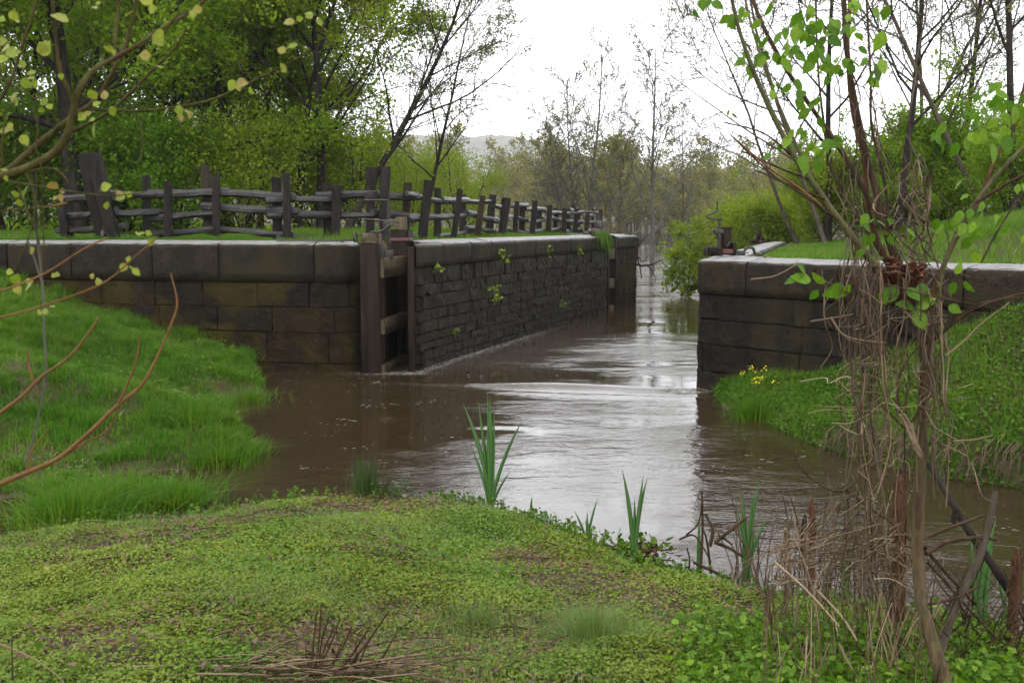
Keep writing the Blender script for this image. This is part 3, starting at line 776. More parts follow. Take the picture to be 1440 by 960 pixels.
def gear(name, label, base, Rz, sc=1.0, full=True):
    """winding gear on top of a wall; local x to the viewer's right, y away"""
    b = np.array(base, float); t = thing(name, label, "lock gear", b); R = rotz(Rz)
    XS = np.array([1.28, 1, 1]); w = lambda x, y, z: b + R @ (np.array([x, y, z]) * XS * sc)
    def part(nm, mt, f, par=None):
        q = MB(); f(q); return q.build(nm, M[mt], par or t, loc=b)
    part("beam_end", "gate_wood", lambda q: box(q, w(-.03, .05, .10), np.array([.28, .5, .20])  * XS * sc, R, 0, .014))
    part("post", "gate_wood", lambda q: (box(q, w(.215, .12, .33), np.array([.165, .2, .62])  * XS * sc, R, 0, .014), box(q, w(.215, .12, .645), np.array([.19, .22, .025])  * XS * sc, R, 0, .008)))
    part("side_block", "gate_wood", lambda q: box(q, w(.335, .05, .16), np.array([.085, .26, .31])  * XS * sc, R, 0, .012))
    part("plate", "red_iron", lambda q: box(q, w(.20, -.09, .105), np.array([.20, .03, .11])  * XS * sc, R, 0, .008))
    ps = part("paddle_stem", "iron", lambda q: (rod(q, [w(.065, .02, .15), w(.065, .02, .86)], .036 * sc, 0, 10), box(q, w(.05, .02, .56), np.array([.19, .12, .115])  * XS * sc, R, 0, .014), rod(q, [w(.065, .02, .40), w(.065, .02, .52)], .055 * sc, 0, 10), rod(q, [w(.07, .02, .80), w(.07, .02, .87)], .055 * sc, 0, 10)))
    part("crank_handle", "iron", lambda q: rod(q, smooth_path([w(.08, .02, .85), w(-.06, .02, .85), w(-.155, .02, .89), w(-.13, .02, .955), w(-.02, .02, 1.0), w(.02, .02, 1.05), w(.022, .02, 1.16), w(.022, .02, 1.26)], 30), .021 * sc), ps)
    part("lever", "iron", lambda q: rod(q, [w(.19, -.12, .22), w(.255, -.12, .34)], .022 * sc)); part("hook", "iron", lambda q: (rod(q, [w(-.17, -.1, -.06), w(-.17, -.1, .15), w(-.08, -.1, .22)], .015 * sc)))
    if full:
        part("bracket", "iron", lambda q: (box(q, w(.46, -.03, .07), np.array([.17, .10, .11])  * XS * sc, R, 0, .014), rod(q, smooth_path([w(.52, -.03, .08), w(.56, -.03, .18), w(.68, -.03, .18), w(.72, -.03, .06), w(.80, -.03, .03)], 14), .035 * sc), rod(q, [w(.38, -.06, .01), w(.40, -.06, .10)], .035 * sc)))
    return t
bg = P(1003, 361, 16.35)
gear("winding_gear", "dark iron winding gear with curled crank handle on the short wall's corner", (bg[0] + .03, 16.35, ZR + .008), .05, .66)
bg = P(1062, 342, 28.6)
gear("winding_gear", "small distant winding gear standing at the far end of the short wall's coping", (bg[0], 28.6, ZR), .2, .5, False)

# ================================================================== split-rail fence
rng = np.random.default_rng(21)
ST = [(94, 20.35, .92, .55, 0, 0), (160, 19.75, 1.46, 1.46, -.20, -.24), (222, 20.4, 1.12, 1.05, 0, .03), (301, 20.5, 1.32, 1.14, -.06, 0), (397, 20.5, 1.10, 1.16, .02, .02), (466, 20.9, 1.0, .97, .02, .05), (530, 20.6, 1.28, 1.28, .02, .05), (580, 21.6, 1.04, 1.08, .06, .16), (624, 23.3, 1.0, .98, .03, .20), (660, 25.2, .92, .9, .0, .17), (694, 27.6, 1.0, .92, .12, .2), (714, 29.8, .95, .9, .05, .12), (740, 32.3, .95, 1.0, .03, .1), (764, 35.0, .9, .95, .02, .06), (786, 37.4, .9, .9, .03, .06), (802, 39.8, .9, .92, .02, .08), (818, 42.4, .95, .9, .0, .1), (838, 45.5, 1.0, 1.0, .02, .05)]
fx = thing("split_rail_fence", "weathered dark split-rail fence of paired posts running along the grassy lock wall", "fence", (-4, 20.5, 2.1))
fo_ = np.array([-4, 20.5, 2.1])
pos = np.array([P(px, 330, Y)[:2] for px, Y, *_ in ST])
for i, (px, Y, h1, h2, l1, l2) in enumerate(ST):
    d = nrm(pos[min(i + 1, len(pos) - 1)] - pos[max(i - 1, 0)]); nrm2 = np.array([-d[1], d[0]])
    for k, (h, l) in enumerate(((h1, l1), (h2, l2))):
        sg = 1 if k == 0 else -1                       # 0 = behind the rails, 1 = in front
        b2 = pos[i] + nrm2 * .13 * sg + d * (-.10 if k == 0 else .08)
        if i == 1: b2 = pos[i] + nrm2 * .12 * sg + d * (-.20 if k == 0 else .12)
        if i == 2: b2 = pos[i] + nrm2 * .11 * sg + d * (-.16 if k == 0 else .16)
        if i == 2 and k == 1: h = 1.02
        z = gh(*b2); q = MB()
        w = rng.uniform(.14, .22); big = 1.35 if i == 1 else 1.0; h = h * 1.08 + .05
        a = np.array([b2[0] - l * -.05, b2[1], z - .25]); top = np.array([b2[0] + l * h, b2[1] + rng.uniform(-.03, .05) * h, z + h])
        timber(q, a, top, w * big, rng.uniform(.10, .14) * big, 5, .006, 0, rng)
        q.build("post", [M["fence_wood"] if rng.random() < .75 else M["fence_wood_brown"]], fx, smooth=False, loc=fo_)
for i in range(len(ST) - 1):
    a, b_ = pos[i], pos[i + 1]; d = nrm(b_ - a); L = np.linalg.norm(b_ - a)
    hs = [.22, .56, .90] if i not in (5, 7) else [.5, .88]
    for j, h in enumerate(hs):
        e0, e1 = rng.uniform(.12, .34), rng.uniform(.12, .34); z0, z1 = gh(*a), gh(*b_)
        dz0 = .08 * (1 if i % 2 else -1) * .5 + rng.normal(0, .045); dz1 = rng.normal(0, .05)
        if j == 0 and i in (1, 4, 6): dz0 -= .06; dz1 -= .14
        p0 = np.array([*(a - d * e0), z0 + h + dz0]); p1 = np.array([*(b_ + d * e1), z1 + h + dz1])
        sh = (rng.uniform(-.025, .025)); p0[:2] += np.array([-d[1], d[0]]) * sh; p1[:2] -= np.array([-d[1], d[0]]) * sh
        q = MB(); timber(q, p0, p1, rng.uniform(.10, .155), rng.uniform(.11, .17), 8, rng.uniform(.006, .02), 0, rng, tri=True, twist=.9)
        q.build("rail", M["rail_wood"], fx, smooth=False, loc=fo_)
# ================================================================== trees
def rot_about(v, ax, a):
    return v * cos(a) + np.cross(ax, v) * sin(a) + ax * (ax @ v) * (1 - cos(a))

def skeleton(rng, H, r0, lv, lean=(0, 0), wander=.05, nseg=10, stems=None):
    """returns list of (pts, radii, level)"""
    out = []
    def walk(p, d, L, n, wan, up):
        pts = [p]; d = d.copy()
        for k in range(n):
            d = nrm(d + rng.normal(0, wan, 3) + np.array([0, 0, up]))
            pts.append(pts[-1] + d * L / n)
        return np.array(pts)
    def rec(pts, rad, L, level):
        if level >= len(lv): return
        n, t0, t1, amin, amax, ratio, ns, wan, up, rr = lv[level]
        az = rng.uniform(0, 6.28)
        for i in range(n):
            t = t0 + (t1 - t0) * (i + rng.uniform(0, 1)) / n
            x = t * (len(pts) - 1); k = min(int(x), len(pts) - 2); f = x - k
            p = pts[k] * (1 - f) + pts[k + 1] * f; r = (rad[k] * (1 - f) + rad[k + 1] * f)
            T = nrm(pts[k + 1] - pts[k]); ax = nrm(np.cross(T, [.3, .2, 1.0] if abs(T[2]) < .95 else [1.0, .1, 0]))
            az += 2.4 + rng.uniform(-.5, .5)
            d = rot_about(rot_about(T, ax, radians(rng.uniform(amin, amax))), T, az)
            l = L * ratio * rng.uniform(.65, 1.2) * (1 - .55 * (t - t0) / max(.01, 1 - t0))
            q = walk(p, d, l, ns, wan, up)
            r1 = max(.0035, r * rr); ra = np.linspace(r1, r1 * .22, len(q))
            out.append((q, ra, level + 1)); rec(q, ra, l, level + 1)
    for (dx, dy, hs, rs, ox, oy) in (stems or [(lean[0], lean[1], 1, 1, 0, 0)]):
        tr = walk(np.array([ox, oy, -.3]), nrm(np.array([dx, dy, 1.0])), H * hs, nseg, wander, .06 if abs(dx) < .2 else .02)
        ra = r0 * rs * (1 - .88 * np.linspace(0, 1, len(tr)) ** .9); ra[0] *= 1.35
        out.append((tr, ra, 0)); rec(tr, ra, H * hs, 0)
    return out

def wood_mb(sk, sides=(9, 6, 4, 3, 3), minr=0.0):
    mb = MB()
    for pts, ra, lv in sk:
        V, F = tube(pts, np.maximum(ra, minr), sides[lv]); mb.add(V, F)
    return mb

def twig_points(sk, levels, per, rng, jit, tmin=.15):
    out, dr = [], []
    for pts, ra, lv in sk:
        if lv not in levels: continue
        mid = pts.mean(0); g_ = float(vnoise(np.array([mid[0] + 3.1 * mid[2]]), np.array([mid[1] + 1.7 * mid[2]]), .42, 44)[0])
        n = rng.poisson(per * (1.0 if lv == max(levels) else .8) * min(2.4, max(.06, 1.0 + 2.0 * g_)))
        if not n: continue
        x = rng.uniform(tmin, 1, n) * (len(pts) - 1); k = np.minimum(x.astype(int), len(pts) - 2); f = (x - k)[:, None]
        out.append(pts[k] * (1 - f) + pts[k + 1] * f + rng.normal(0, jit, (n, 3))); dr.append(nrm(pts[k + 1] - pts[k]) + rng.normal(0, .8, (n, 3)))
    return np.concatenate(out), np.concatenate(dr)

LEAFY = [(17, .16, .98, 42, 78, .42, 7, .10, .06, .5), (8, .2, 1, 30, 65, .5, 5, .13, .03, .55), (6, .15, 1, 30, 70, .5, 3, .16, .0, .6)]
BARE = [(15, .22, .98, 28, 58, .44, 8, .09, .05, .5), (9, .2, 1, 25, 55, .5, 5, .12, .03, .5), (7, .15, 1, 25, 60, .5, 4, .14, .02, .5)]
FAR = [(19, .16, .98, 25, 50, .36, 5, .08, .06, .5), (8, .2, 1, 25, 55, .48, 4, .12, .04, .5), (5, .2, 1, 25, 55, .5, 3, .14, .03, .6)]
SHRUB = [(9, .1, .98, 25, 60, .6, 5, .12, .05, .55), (7, .15, 1, 30, 65, .5, 4, .15, .02, .55)]

def make_tree(name, seed, H, r0, lv, wood, leafm, per, size, jit, levels, label, cat, loc, rz, group=None, minr=0.0, lean=(0, 0), wander=.05, stems=None, flat=.1, sides=(9, 6, 4, 3, 3)):
    rng = np.random.default_rng(seed)
    sk = skeleton(rng, H, r0, lv, lean, wander, stems=stems)
    t = thing(name, label, cat, loc, group); t.rotation_euler = (0, 0, rz)
    lo = [s for s in sk if s[2] < 2]; hi = [s for s in sk if s[2] >= 2]
    wood_mb(sk, sides, minr).build("trunk", M[wood], t)
    mb = MB()
    if per:
        pos, dr = twig_points(sk, levels, per, rng, jit)
        leaves(mb, pos, rng.uniform(size * .6, size * 1.25, len(pos)), rng, dirs=dr, flat=flat)
        mb.build("crown", M[leafm], t)
    return t

PL = lambda px, Y: (lambda q: (q[0], Y, gh(q[0], Y) - .05))(P(px, 330, Y))
def place(o, label, px, Y, rz, sc, tilt=(0, 0)): return copy_thing(o, label, PL(px, Y), rz, sc, tilt)

GL = "leafy green trees behind the split-rail fence"
# spring-green trees behind the fence
tA = make_tree("leafy_tree", 31, 12.5, .24, LEAFY, "bark_dark", "leaf_spring", 27, .12, .20, (2, 3), "tall leafy tree with a thick dark trunk behind the fence's first leaning posts", "tree", PL(108, 25.5), .4, GL)
tB = make_tree("leafy_tree", 32, 11.0, .17, LEAFY, "bark_dark", "leaf_spring", 22, .12, .19, (2, 3), "leafy tree with a crooked dark trunk behind the fence, next to the thick-trunked tree", "tree", PL(215, 31), 1.2, GL, wander=.08)
tC = make_tree("leafy_tree", 33, 9.0, .13, LEAFY, "bark_dark", "leaf_lime", 24, .11, .18, (2, 3), "thin-stemmed yellow-green tree behind the fence, close to the leaning bare tree", "tree", PL(418, 28.5), 2.2, GL, wander=.08)
place(tA, "bright green leafy tree with spreading limbs behind the fence's second post pair", 318, 28.5, 2.6, .93)
place(tB, "shady leafy tree at the wood's edge with a very dark trunk", -15, 24.5, 3.1, 1.05)
place(tA, "leafy tree deep in the wood, seen between two nearer dark trunks", 150, 38, 4.4, 1.0)
place(tC, "yellow-green tree at the wood's edge nearest to the pale sky", 365, 33, .5, 1.02)
place(tC, "slim yellow-green tree deep in the wood over the fence's leaning posts", 65, 34, 3.6, 1.2)
place(tA, "leafy tree far inside the wood, its top against a gap of sky", 235, 46, 1.5, .92)
place(tB, "leafy crown far inside the wood behind the yellow-green trees", 395, 44, 2.2, .78)
# understorey shrubs behind the fence
sA = make_tree("leafy_shrub", 41, 4.2, .05, SHRUB, "bark_dark", "leaf_lime", 26, .085, .17, (1, 2), "yellow-green shrub behind the fence under the leaning bare tree", "shrub", PL(505, 30.5), 0, "shrubs behind the fence", stems=[(.1, 0, 1, 1, 0, 0), (-.35, .1, .85, .8, .1, 0), (.4, .2, .8, .8, -.1, .1), (0, -.4, .8, .8, 0, .1)])
sB = make_tree("leafy_shrub", 42, 3.6, .05, SHRUB, "bark_dark", "leaf_deep", 30, .10, .16, (1, 2), "low dark green shrub behind the fence's second post pair", "shrub", PL(250, 26), 0, "shrubs behind the fence", stems=[(.1, 0, 1, 1, 0, 0), (-.45, .1, .85, .8, .1, 0), (.5, .2, .8, .8, -.1, .1), (0, -.5, .8, .8, 0, .1)])
for o, lab, px, Y, rz, sc in (
    (sA, "yellow-green shrub behind the paired posts by the wood's edge", 345, 26.5, 1.0, .95), (sA, "sprawling yellow-green shrub behind the tallest post pair near the gate", 455, 31, 2.2, 1.0),
    (sB, "low dark green shrub behind the leaning split posts", 120, 27, 1.9, 1.0), (sB, "dark green shrub at the fence's hidden end", 10, 26, 3.9, 1.15),
    (sA, "small yellow-green shrub behind the fence where it starts to recede", 575, 35, 4.1, .85), (sA, "faint yellow-green shrub behind the receding fence posts", 640, 46, 5.0, 1.15),
    (sB, "dark green shrub under the spreading leafy tree", 185, 30, 5.1, 1.2), (sA, "bushy yellow-green shrub between the leafy wood and the bare trees", 405, 34, 5.6, 1.3)):
    place(o, lab, px, Y, rz, sc)
# bare trees at the edge of the wood
make_tree("bare_tree", 51, 12.0, .13, BARE, "bark_dark", "leaf_bud", 2.2, .055, .04, (2, 3), "upright bare tree with a slender dark trunk at the wood's edge", "tree", PL(452, 28.5), 1.0, None, .007, wander=.03)
bT = make_tree("bare_tree", 57, 10.5, .10, BARE, "bark_dark", "leaf_lime", 4, .07, .06, (2, 3), "thin dark-trunked tree standing in the wood behind the fence's second post pair", "tree", PL(250, 29), 1.6, None, .007, wander=.05)
for lab, px, Y, rz, sc in (("thin dark tree in the wood left of the leaning split posts", 48, 28, .4, 1.0), ("thin dark crooked tree in the wood between the fence's middle post pairs", 352, 31, 3.9, .9), ("slim dark tree in the wood just behind the leaning split posts", 172, 33, 2.8, 1.05)):
    place(bT, lab, px, Y, rz, sc)
make_tree("bare_tree", 52, 9.2, .11, BARE, "bark_dark", "leaf_bud", 2.6, .06, .04, (2, 3), "bare tree leaning far out over the fence toward open sky", "tree", PL(472, 27.2), 0.0, None, .007, lean=(.62, .1), wander=.06)
make_tree("bare_tree", 53, 8.0, .08, BARE, "bark_dark", "leaf_bud", 3.2, .06, .05, (2, 3), "thin bare tree with a few buds beside the leaning one", "tree", PL(592, 33), 0.0, None, .007, lean=(.22, .1), wander=.04)
# pale thin trees in the middle of the flooded far bank
make_tree("budding_tree", 61, 13.2, .16, FAR, "bark_grey", "leaf_bud", 3.2, .085, .07, (2, 3), "many-stemmed pale tree with fine twigs against the white sky", "tree", (P(832, 330, 66)[0], 66, .2), 0, None, .014, stems=[(.0, 0, 1, 1, 0, 0), (-.16, 0, .86, .7, -.5, .2), (-.32, .1, .72, .6, -.9, 0), (.14, .1, .74, .6, .5, 0), (-.24, -.1, .6, .5, -1.4, .3)], wander=.03)
make_tree("budding_tree", 62, 13.0, .15, FAR, "bark_grey", "leaf_bud", 2.8, .085, .07, (2, 3), "tall single-trunk pale tree standing in the flood water beyond the wall's end", "tree", (P(918, 330, 60)[0], 60, -.2), 0, None, .016, wander=.015)
make_tree("budding_tree", 63, 10.5, .09, FAR, "bark_twig", "leaf_bud", 1.6, .08, .06, (2, 3), "faint slender pale tree beside the tall single-trunk one", "tree", (P(966, 330, 68)[0], 68, -.2), 1, None, .011, wander=.03)
make_tree("budding_tree", 64, 7.2, .08, FAR, "bark_twig", "leaf_olive", 3, .11, .1, (2, 3), "low olive budding tree between the many-stemmed tree and the wall's end", "tree", (P(872, 330, 62)[0], 62, .1), 2, None, .011, wander=.05)
# trees over the short wall's grassy mound
GR = "trees behind the grassy mound"
rA = make_tree("budding_tree", 71, 12.5, .105, BARE, "bark_dark", "leaf_bud", 2.2, .075, .06, (2, 3), "dark-trunked budding tree rising behind the mound, left of the arching tree", "tree", PL(1262, 27), .3, GR, .007, lean=(.1, 0), wander=.04)
rB = make_tree("budding_tree", 72, 11.5, .08, BARE, "bark_twig", "leaf_bud", 2.2, .075, .06, (2, 3), "grey budding tree arching back over the mound toward the water", "tree", PL(1395, 26), 0, GR, .007, lean=(-.42, .1), wander=.05)
place(rA, "straight dark budding tree at the mound's edge beside the arching tree", 1428, 24.5, 2.0, .98)
place(rA, "budding tree behind the vine-hung stems, nearest to the open river", 1165, 30, 4.0, .96)
place(rB, "grey budding tree behind the vine-hung stems, second from the open river", 1215, 31.5, 3.4, 1.1)
place(rA, "budding tree far behind the arching tree", 1340, 36, 5.2, 1.1)
place(rB, "grey tree far behind the mound with faint thin limbs", 1300, 42, 1.2, 1.25)
make_tree("bare_tree", 75, 8.8, .06, BARE, "bark_twig", "leaf_bud", 3.5, .06, .05, (2, 3), "bare sprawling tree reaching out from the mound over the river", "tree", PL(1130, 31), 0, None, .007, lean=(-.42, 0), wander=.07)
make_tree("bare_tree", 76, 10.5, .07, BARE, "bark_twig", "leaf_bud", 3, .055, .05, (2, 3), "bare fine-twigged tree leaning toward the river behind the broken tree's long limb", "tree", PL(1168, 28), 0.3, None, .006, lean=(-.34, 0), wander=.05)
hA = make_tree("leafy_shrub", 81, 3.6, .05, SHRUB, "bark_dark", "leaf_lime", 42, .11, .18, (1, 2), "bright green bush beyond the small distant winding gear", "shrub", PL(1092, 37), 0, GR, stems=[(.1, 0, 1, 1, 0, 0), (-.45, .1, .85, .8, .1, 0), (.5, .2, .8, .8, -.1, .1), (0, -.5, .8, .8, 0, .1)])
hB = make_tree("leafy_shrub", 82, 4.2, .06, SHRUB, "bark_dark", "leaf_spring", 42, .12, .20, (1, 2), "deep green bush on the mound behind the arching tree's foot", "shrub", PL(1330, 30), 0, GR, stems=[(.1, 0, 1, 1, 0, 0), (-.4, .1, .85, .8, .1, 0), (.4, .2, .8, .8, -.1, .1), (0, -.5, .8, .8, 0, .1), (-.7, -.2, .7, .7, 0, 0)])
for o, lab, px, Y, rz, sc in ((hA, "green bush behind the vine-hung stems on the mound", 1160, 31, 1, .85), (hB, "deep green bush on the mound behind the broken trunk's fork", 1255, 29, 2, .55), (hB, "large deep green bush at the mound's end behind the reddish limb", 1415, 25, 3, .6), (hA, "green bush squeezed between two deep green bushes on the mound", 1295, 33, 4, 1.0), (hA, "far green bush at the river's edge beyond the mound", 1062, 52, 2.7, 1.2), (hA, "yellowish bush beside the straight dark budding tree", 1465, 29, 5.5, .85), (hB, "tall deep green bush behind the arching tree", 1365, 36, .6, .85)):
    place(o, lab, px, Y, rz, sc)
make_tree("leafy_sapling", 83, 2.6, .03, SHRUB, "bark_twig", "leaf_lime", 5, .15, .08, (1, 2), "bright green sapling leaning over the water past the short wall's corner", "sapling", (P(966, 400, 36)[0], 36, -.05), 0, None, stems=[(.12, 0, .95, 1, 0, 0), (-.35, .1, .72, .8, .1, 0), (.4, .1, .8, .8, -.1, .1), (.05, -.3, 1.0, .8, 0, .1)])
# driftwood snagged past the long wall
q = MB(); b0 = P(893, 372, 37.0)
for pts, r in (([(0, 0, 0), (.45, .2, -.05), (1.0, .5, .15)], .04), ([(0.1, 0, .9), (.12, 0, .2), (.25, .1, -.5)], .035), ([(.1, 0, .6), (.3, .1, .9), (.55, .2, 1.05)], .02), ([(.45, .2, -.05), (.7, .2, -.35), (.75, .2, -.6)], .02), ([(0, 0, .35), (.25, .1, .1), (.5, .1, .3)], .025)):
    V, F = tube(smooth_path(np.array(pts) + b0, 8, .02), np.linspace(r, r * .5, 8), 5); q.add(V, F)
tag(q.build("driftwood", M["bark_dark"], loc=b0), "dark driftwood branch snagged on the far end of the long wall", "branch")
# far woods that close the river valley: one mass
rng = np.random.default_rng(90)
protos = []
for s in range(4):
    sk = skeleton(np.random.default_rng(200 + s), 10.5, .10, [(12, .18, .98, 25, 55, .34, 4, .1, .05, .5), (6, .2, 1, 25, 55, .5, 3, .12, .03, .55)], wander=.04, nseg=6)
    w = wood_mb(sk, (5, 3, 3), .022)
    pos_, dr = twig_points(sk, (1, 2), 7, np.random.default_rng(300 + s), .28)
    l = MB(); leaves(l, pos_, rng.uniform(.22, .46, len(pos_)), rng, dirs=dr)
    protos.append((np.concatenate(w.V), np.concatenate(w.F), np.concatenate(l.V), np.concatenate(l.F)))
def woods(name, label, spots, mats):
    mb = MB()
    for px, Y, sc, mi in spots:
        a = protos[rng.integers(4)]; R = rotz(rng.uniform(0, 6.28)) * sc; q = P(px, 330, Y); b0 = np.array([q[0], Y, gh(q[0], Y) - .2])
        mb.add(a[0] @ R.T + b0, a[1], 0); mb.add(a[2] @ R.T + b0, a[3], mi)
    return tag(mb.build(name, [M[k] for k in mats]), label, "woods", kind="stuff")
sp = []
for k in range(170):
    px = rng.uniform(520, 1130); Y = rng.uniform(128, 190) if px > 640 else rng.uniform(85, 160)
    sp.append((px, Y, rng.uniform(.8, 1.25) * (Y / 145) ** .5, 1 if rng.random() < .72 else 2))
for k in range(36):
    px = rng.uniform(590, 850); Y = rng.uniform(70, 110); sp.append((px, Y, rng.uniform(.34, .52), 2 if rng.random() < .5 else 1))
for k in range(16):
    px = rng.uniform(985, 1100); Y = rng.uniform(75, 125); sp.append((px, Y, rng.uniform(.40, .62), 2 if rng.random() < .5 else 1))
for k in range(40):
    px = rng.uniform(860, 1010); Y = rng.uniform(132, 165); sp.append((px, Y, rng.uniform(.35, .9), 1 if rng.random() < .6 else 2))
woods("far_woods", "hazy olive wood of budding trees closing the river valley", sp, ["bark_grey", "leaf_olive", "leaf_bud"])
sp = [(rng.uniform(-120, 560), rng.uniform(48, 80), rng.uniform(.4, .68), 1 + int(rng.random() < .4)) for _ in range(34)]
sp += [(rng.uniform(-100, 540), rng.uniform(40, 55), rng.uniform(.4, .6), 1 + int(rng.random() < .5)) for _ in range(12)]
woods("far_woods", "green wood filling the slope behind the leafy trees and fence", sp, ["bark_twig", "leaf_spring", "leaf_olive"])
sp = [(rng.uniform(1120, 1560), rng.uniform(46, 75), rng.uniform(.28, .55), 1 + int(rng.random() < .6)) for _ in range(44)]
woods("far_woods", "green wood filling the gaps behind the mound's bushes", sp, ["bark_dark", "leaf_olive", "leaf_spring"])
# ================================================================== ground plants
def scatter(poly, n, rng, inset=0.0, dens=None):
    poly = np.asarray(poly); lo, hi = poly.min(0), poly.max(0)
    X = rng.uniform(lo[0], hi[0], n); Y = rng.uniform(lo[1], hi[1], n)
    k = sdist(X, Y, poly) > inset
    X, Y = X[k], Y[k]
    if dens is not None:
        k = rng.random(len(X)) < dens(X, Y); X, Y = X[k], Y[k]
    return np.column_stack([X, Y, ground_h(X, Y)])
def in_view(p, pad=520):
    d = p - np.array([0, 0, EYE]); f = d[:, 1] * cos(TH) - d[:, 2] * sin(TH); u = d[:, 0] / f * FPX + 720; v = 480 - (d[:, 1] * sin(TH) + d[:, 2] * cos(TH)) / f * FPX
    out_ = (u < -60) | (u > 1500) | (v > 1020)      # beyond the frame it is thinner
    return (f > 1.2) & (u > -pad * 1.5) & (u < 1440 + pad) & (v < 960 + pad) & (~out_ | (np.random.default_rng(3).random(len(p)) < .4))

rng = np.random.default_rng(77)
# grass on the near bank under the long wall
lbp = [p for p in LB if p[0] > -14] 
lbp = [tuple(p) for p in np.clip(np.array(LB), [-12, 0], [20, 20])]
p = scatter(lbp, 270000, rng, .02); p = p[in_view(p)]
c = vnoise(p[:, 0], p[:, 1], 1.1, 12); c2 = vnoise(p[:, 0], p[:, 1], 3.2, 13)
keep = rng.random(len(p)) < np.clip(.8 + .4 * c + .3 * c2, .3, 1); p, c, c2 = p[keep], c[keep], c2[keep]
mb = MB(); blades(mb, p, (.085 + .05 * c + .05 * c2 + .03 * rng.random(len(p))).clip(.055), .0105, rng, .8)
ct = scatter(lbp, 700, rng, .0); ct = ct[in_view(ct)]                       # tussocks
for cc in ct:
    n_ = rng.integers(50, 150); r = np.abs(rng.normal(0, .07, n_)); a = rng.uniform(0, 6.28, n_)
    pp = np.column_stack([cc[0] + r * np.cos(a), cc[1] + r * np.sin(a), np.full(n_, cc[2] - .01)])
    blades(mb, pp, rng.uniform(.10, .27) * rng.uniform(.6, 1.1, n_), .008, rng, .75, az=a + rng.normal(0, .6, n_))
o = mb.build("bank_grass", M["grass"]); tag(o, "lush bright green grass covering the bank below the long wall", "grass", kind="stuff")
dp = scatter(lbp, 5000, rng, .0); dp = dp[in_view(dp)]; mb = MB(); blades(mb, dp, rng.uniform(.08, .2, len(dp)), .007, rng, 1.1)
tag(mb.build("dead_grass", M["straw"]), "scattered straw-coloured dead blades among the bank grass", "dead grass", kind="stuff")
# broad weeds mixed into that bank
p = scatter(lbp, 26000, rng, .1, lambda X, Y: np.clip(vnoise(X, Y, .8, 14) * 1.4, 0, 1)); p = p[in_view(p)]
p[:, 2] += rng.uniform(.05, .13, len(p)); mb = MB(); leaves(mb, p, rng.uniform(.03, .06, len(p)), rng, flat=.6, tmpl=LEAF6)
tag(mb.build("bank_weeds", M["bank_weed"]), "low broad-leaved weeds patched through the bank grass below the long wall", "weeds", kind="stuff")
# weeds and grass on the bank under the short wall
rbp = [tuple(q) for q in np.clip(np.array(RB), [0, 5], [10, 20])]
p = scatter(rbp, 110000, rng, -.04); p = p[in_view(p)]
h = np.abs(vnoise(p[:, 0], p[:, 1], 2.0, 15)) * .14 + .03
p[:, 2] += h * rng.uniform(.2, 1, len(p)); mb = MB()
leaves(mb, p, rng.uniform(.028, .06, len(p)), rng, flat=.55, tmpl=LEAF6)
q_ = scatter(rbp, 120000, rng, -.03); q_ = q_[in_view(q_)]
blades(mb, q_, rng.uniform(.06, .19, len(q_)), .008, rng, .6, m=1)
tag(mb.build("bank_weeds", [M["bank_weed"], M["grass"]]), "thick green weeds and grass on the bank below the short wall", "weeds", kind="stuff")
# roots and dead grass hanging off that bank's undercut edge
mb = MB(); ed = np.array(RB[:8])
for _ in range(160):
    k = rng.integers(3, 7); f = rng.random(); e = ed[k] * (1 - f) + ed[k + 1] * f + rng.normal(0, .05, 2)
    z = gh(*(e + np.array([.12, .12]))); n_ = np.array([-.75, -.66])
    pts = np.array([[*(e - n_ * .10), z + .06], [*(e + n_ * .05), z], [*(e + n_ * rng.uniform(.06, .14)), max(.0, z - rng.uniform(.05, .25))]])
    V, F = tube(pts, [.005, .004, .002], 3); mb.add(V, F)
tag(mb.build("bank_roots", M["dead_twig"]), "brown roots and dead grass hanging over the water under the short wall's bank", "roots", kind="stuff")
# grass on top of the long wall around the fence
def dtop(X, Y): return np.clip(1.3 - (Y - 18) / 40, .35, 1)
t1 = [(-12, 20.4), (-9.1, 19.95), (-4.6, 18.85), (-3.0, 18.75), tuple(cham(.4, -1.3)), tuple(cham(1.0, -.82)), tuple(cham(13, -.82)), tuple(cham(CHL, -.9)), (4.0, 40), (4.6, 47), (-2, 47), (-12, 32)]
p = scatter(t1, 190000, rng, .0, dtop); p = p[in_view(p)]
d = sdist(p[:, 0], p[:, 1], t1); c = vnoise(p[:, 0], p[:, 1], .9, 16)
mb = MB(); blades(mb, p, ((.09 + .07 * c) * np.clip(.5 + d * .7, .5, 2.0) + .05 * rng.random(len(p))).clip(.03), .011, rng, .55)
tag(mb.build("verge_grass", M["grass_top"]), "short green grass on the level ground between coping and fence", "grass", kind="stuff")
t2 = [(-40, 30), (-12, 32), (-2, 47), (-4, 80), (-60, 80)]
p = scatter(t2, 60000, rng); p = p[in_view(p)]; mb = MB(); leaves(mb, p + [0, 0, .15], rng.uniform(.15, .3, len(p)), rng, flat=.4)
tag(mb.build("woodland_undergrowth", M["leaf_spring"]), "green undergrowth on the floor of the wood behind the fence", "undergrowth", kind="stuff")
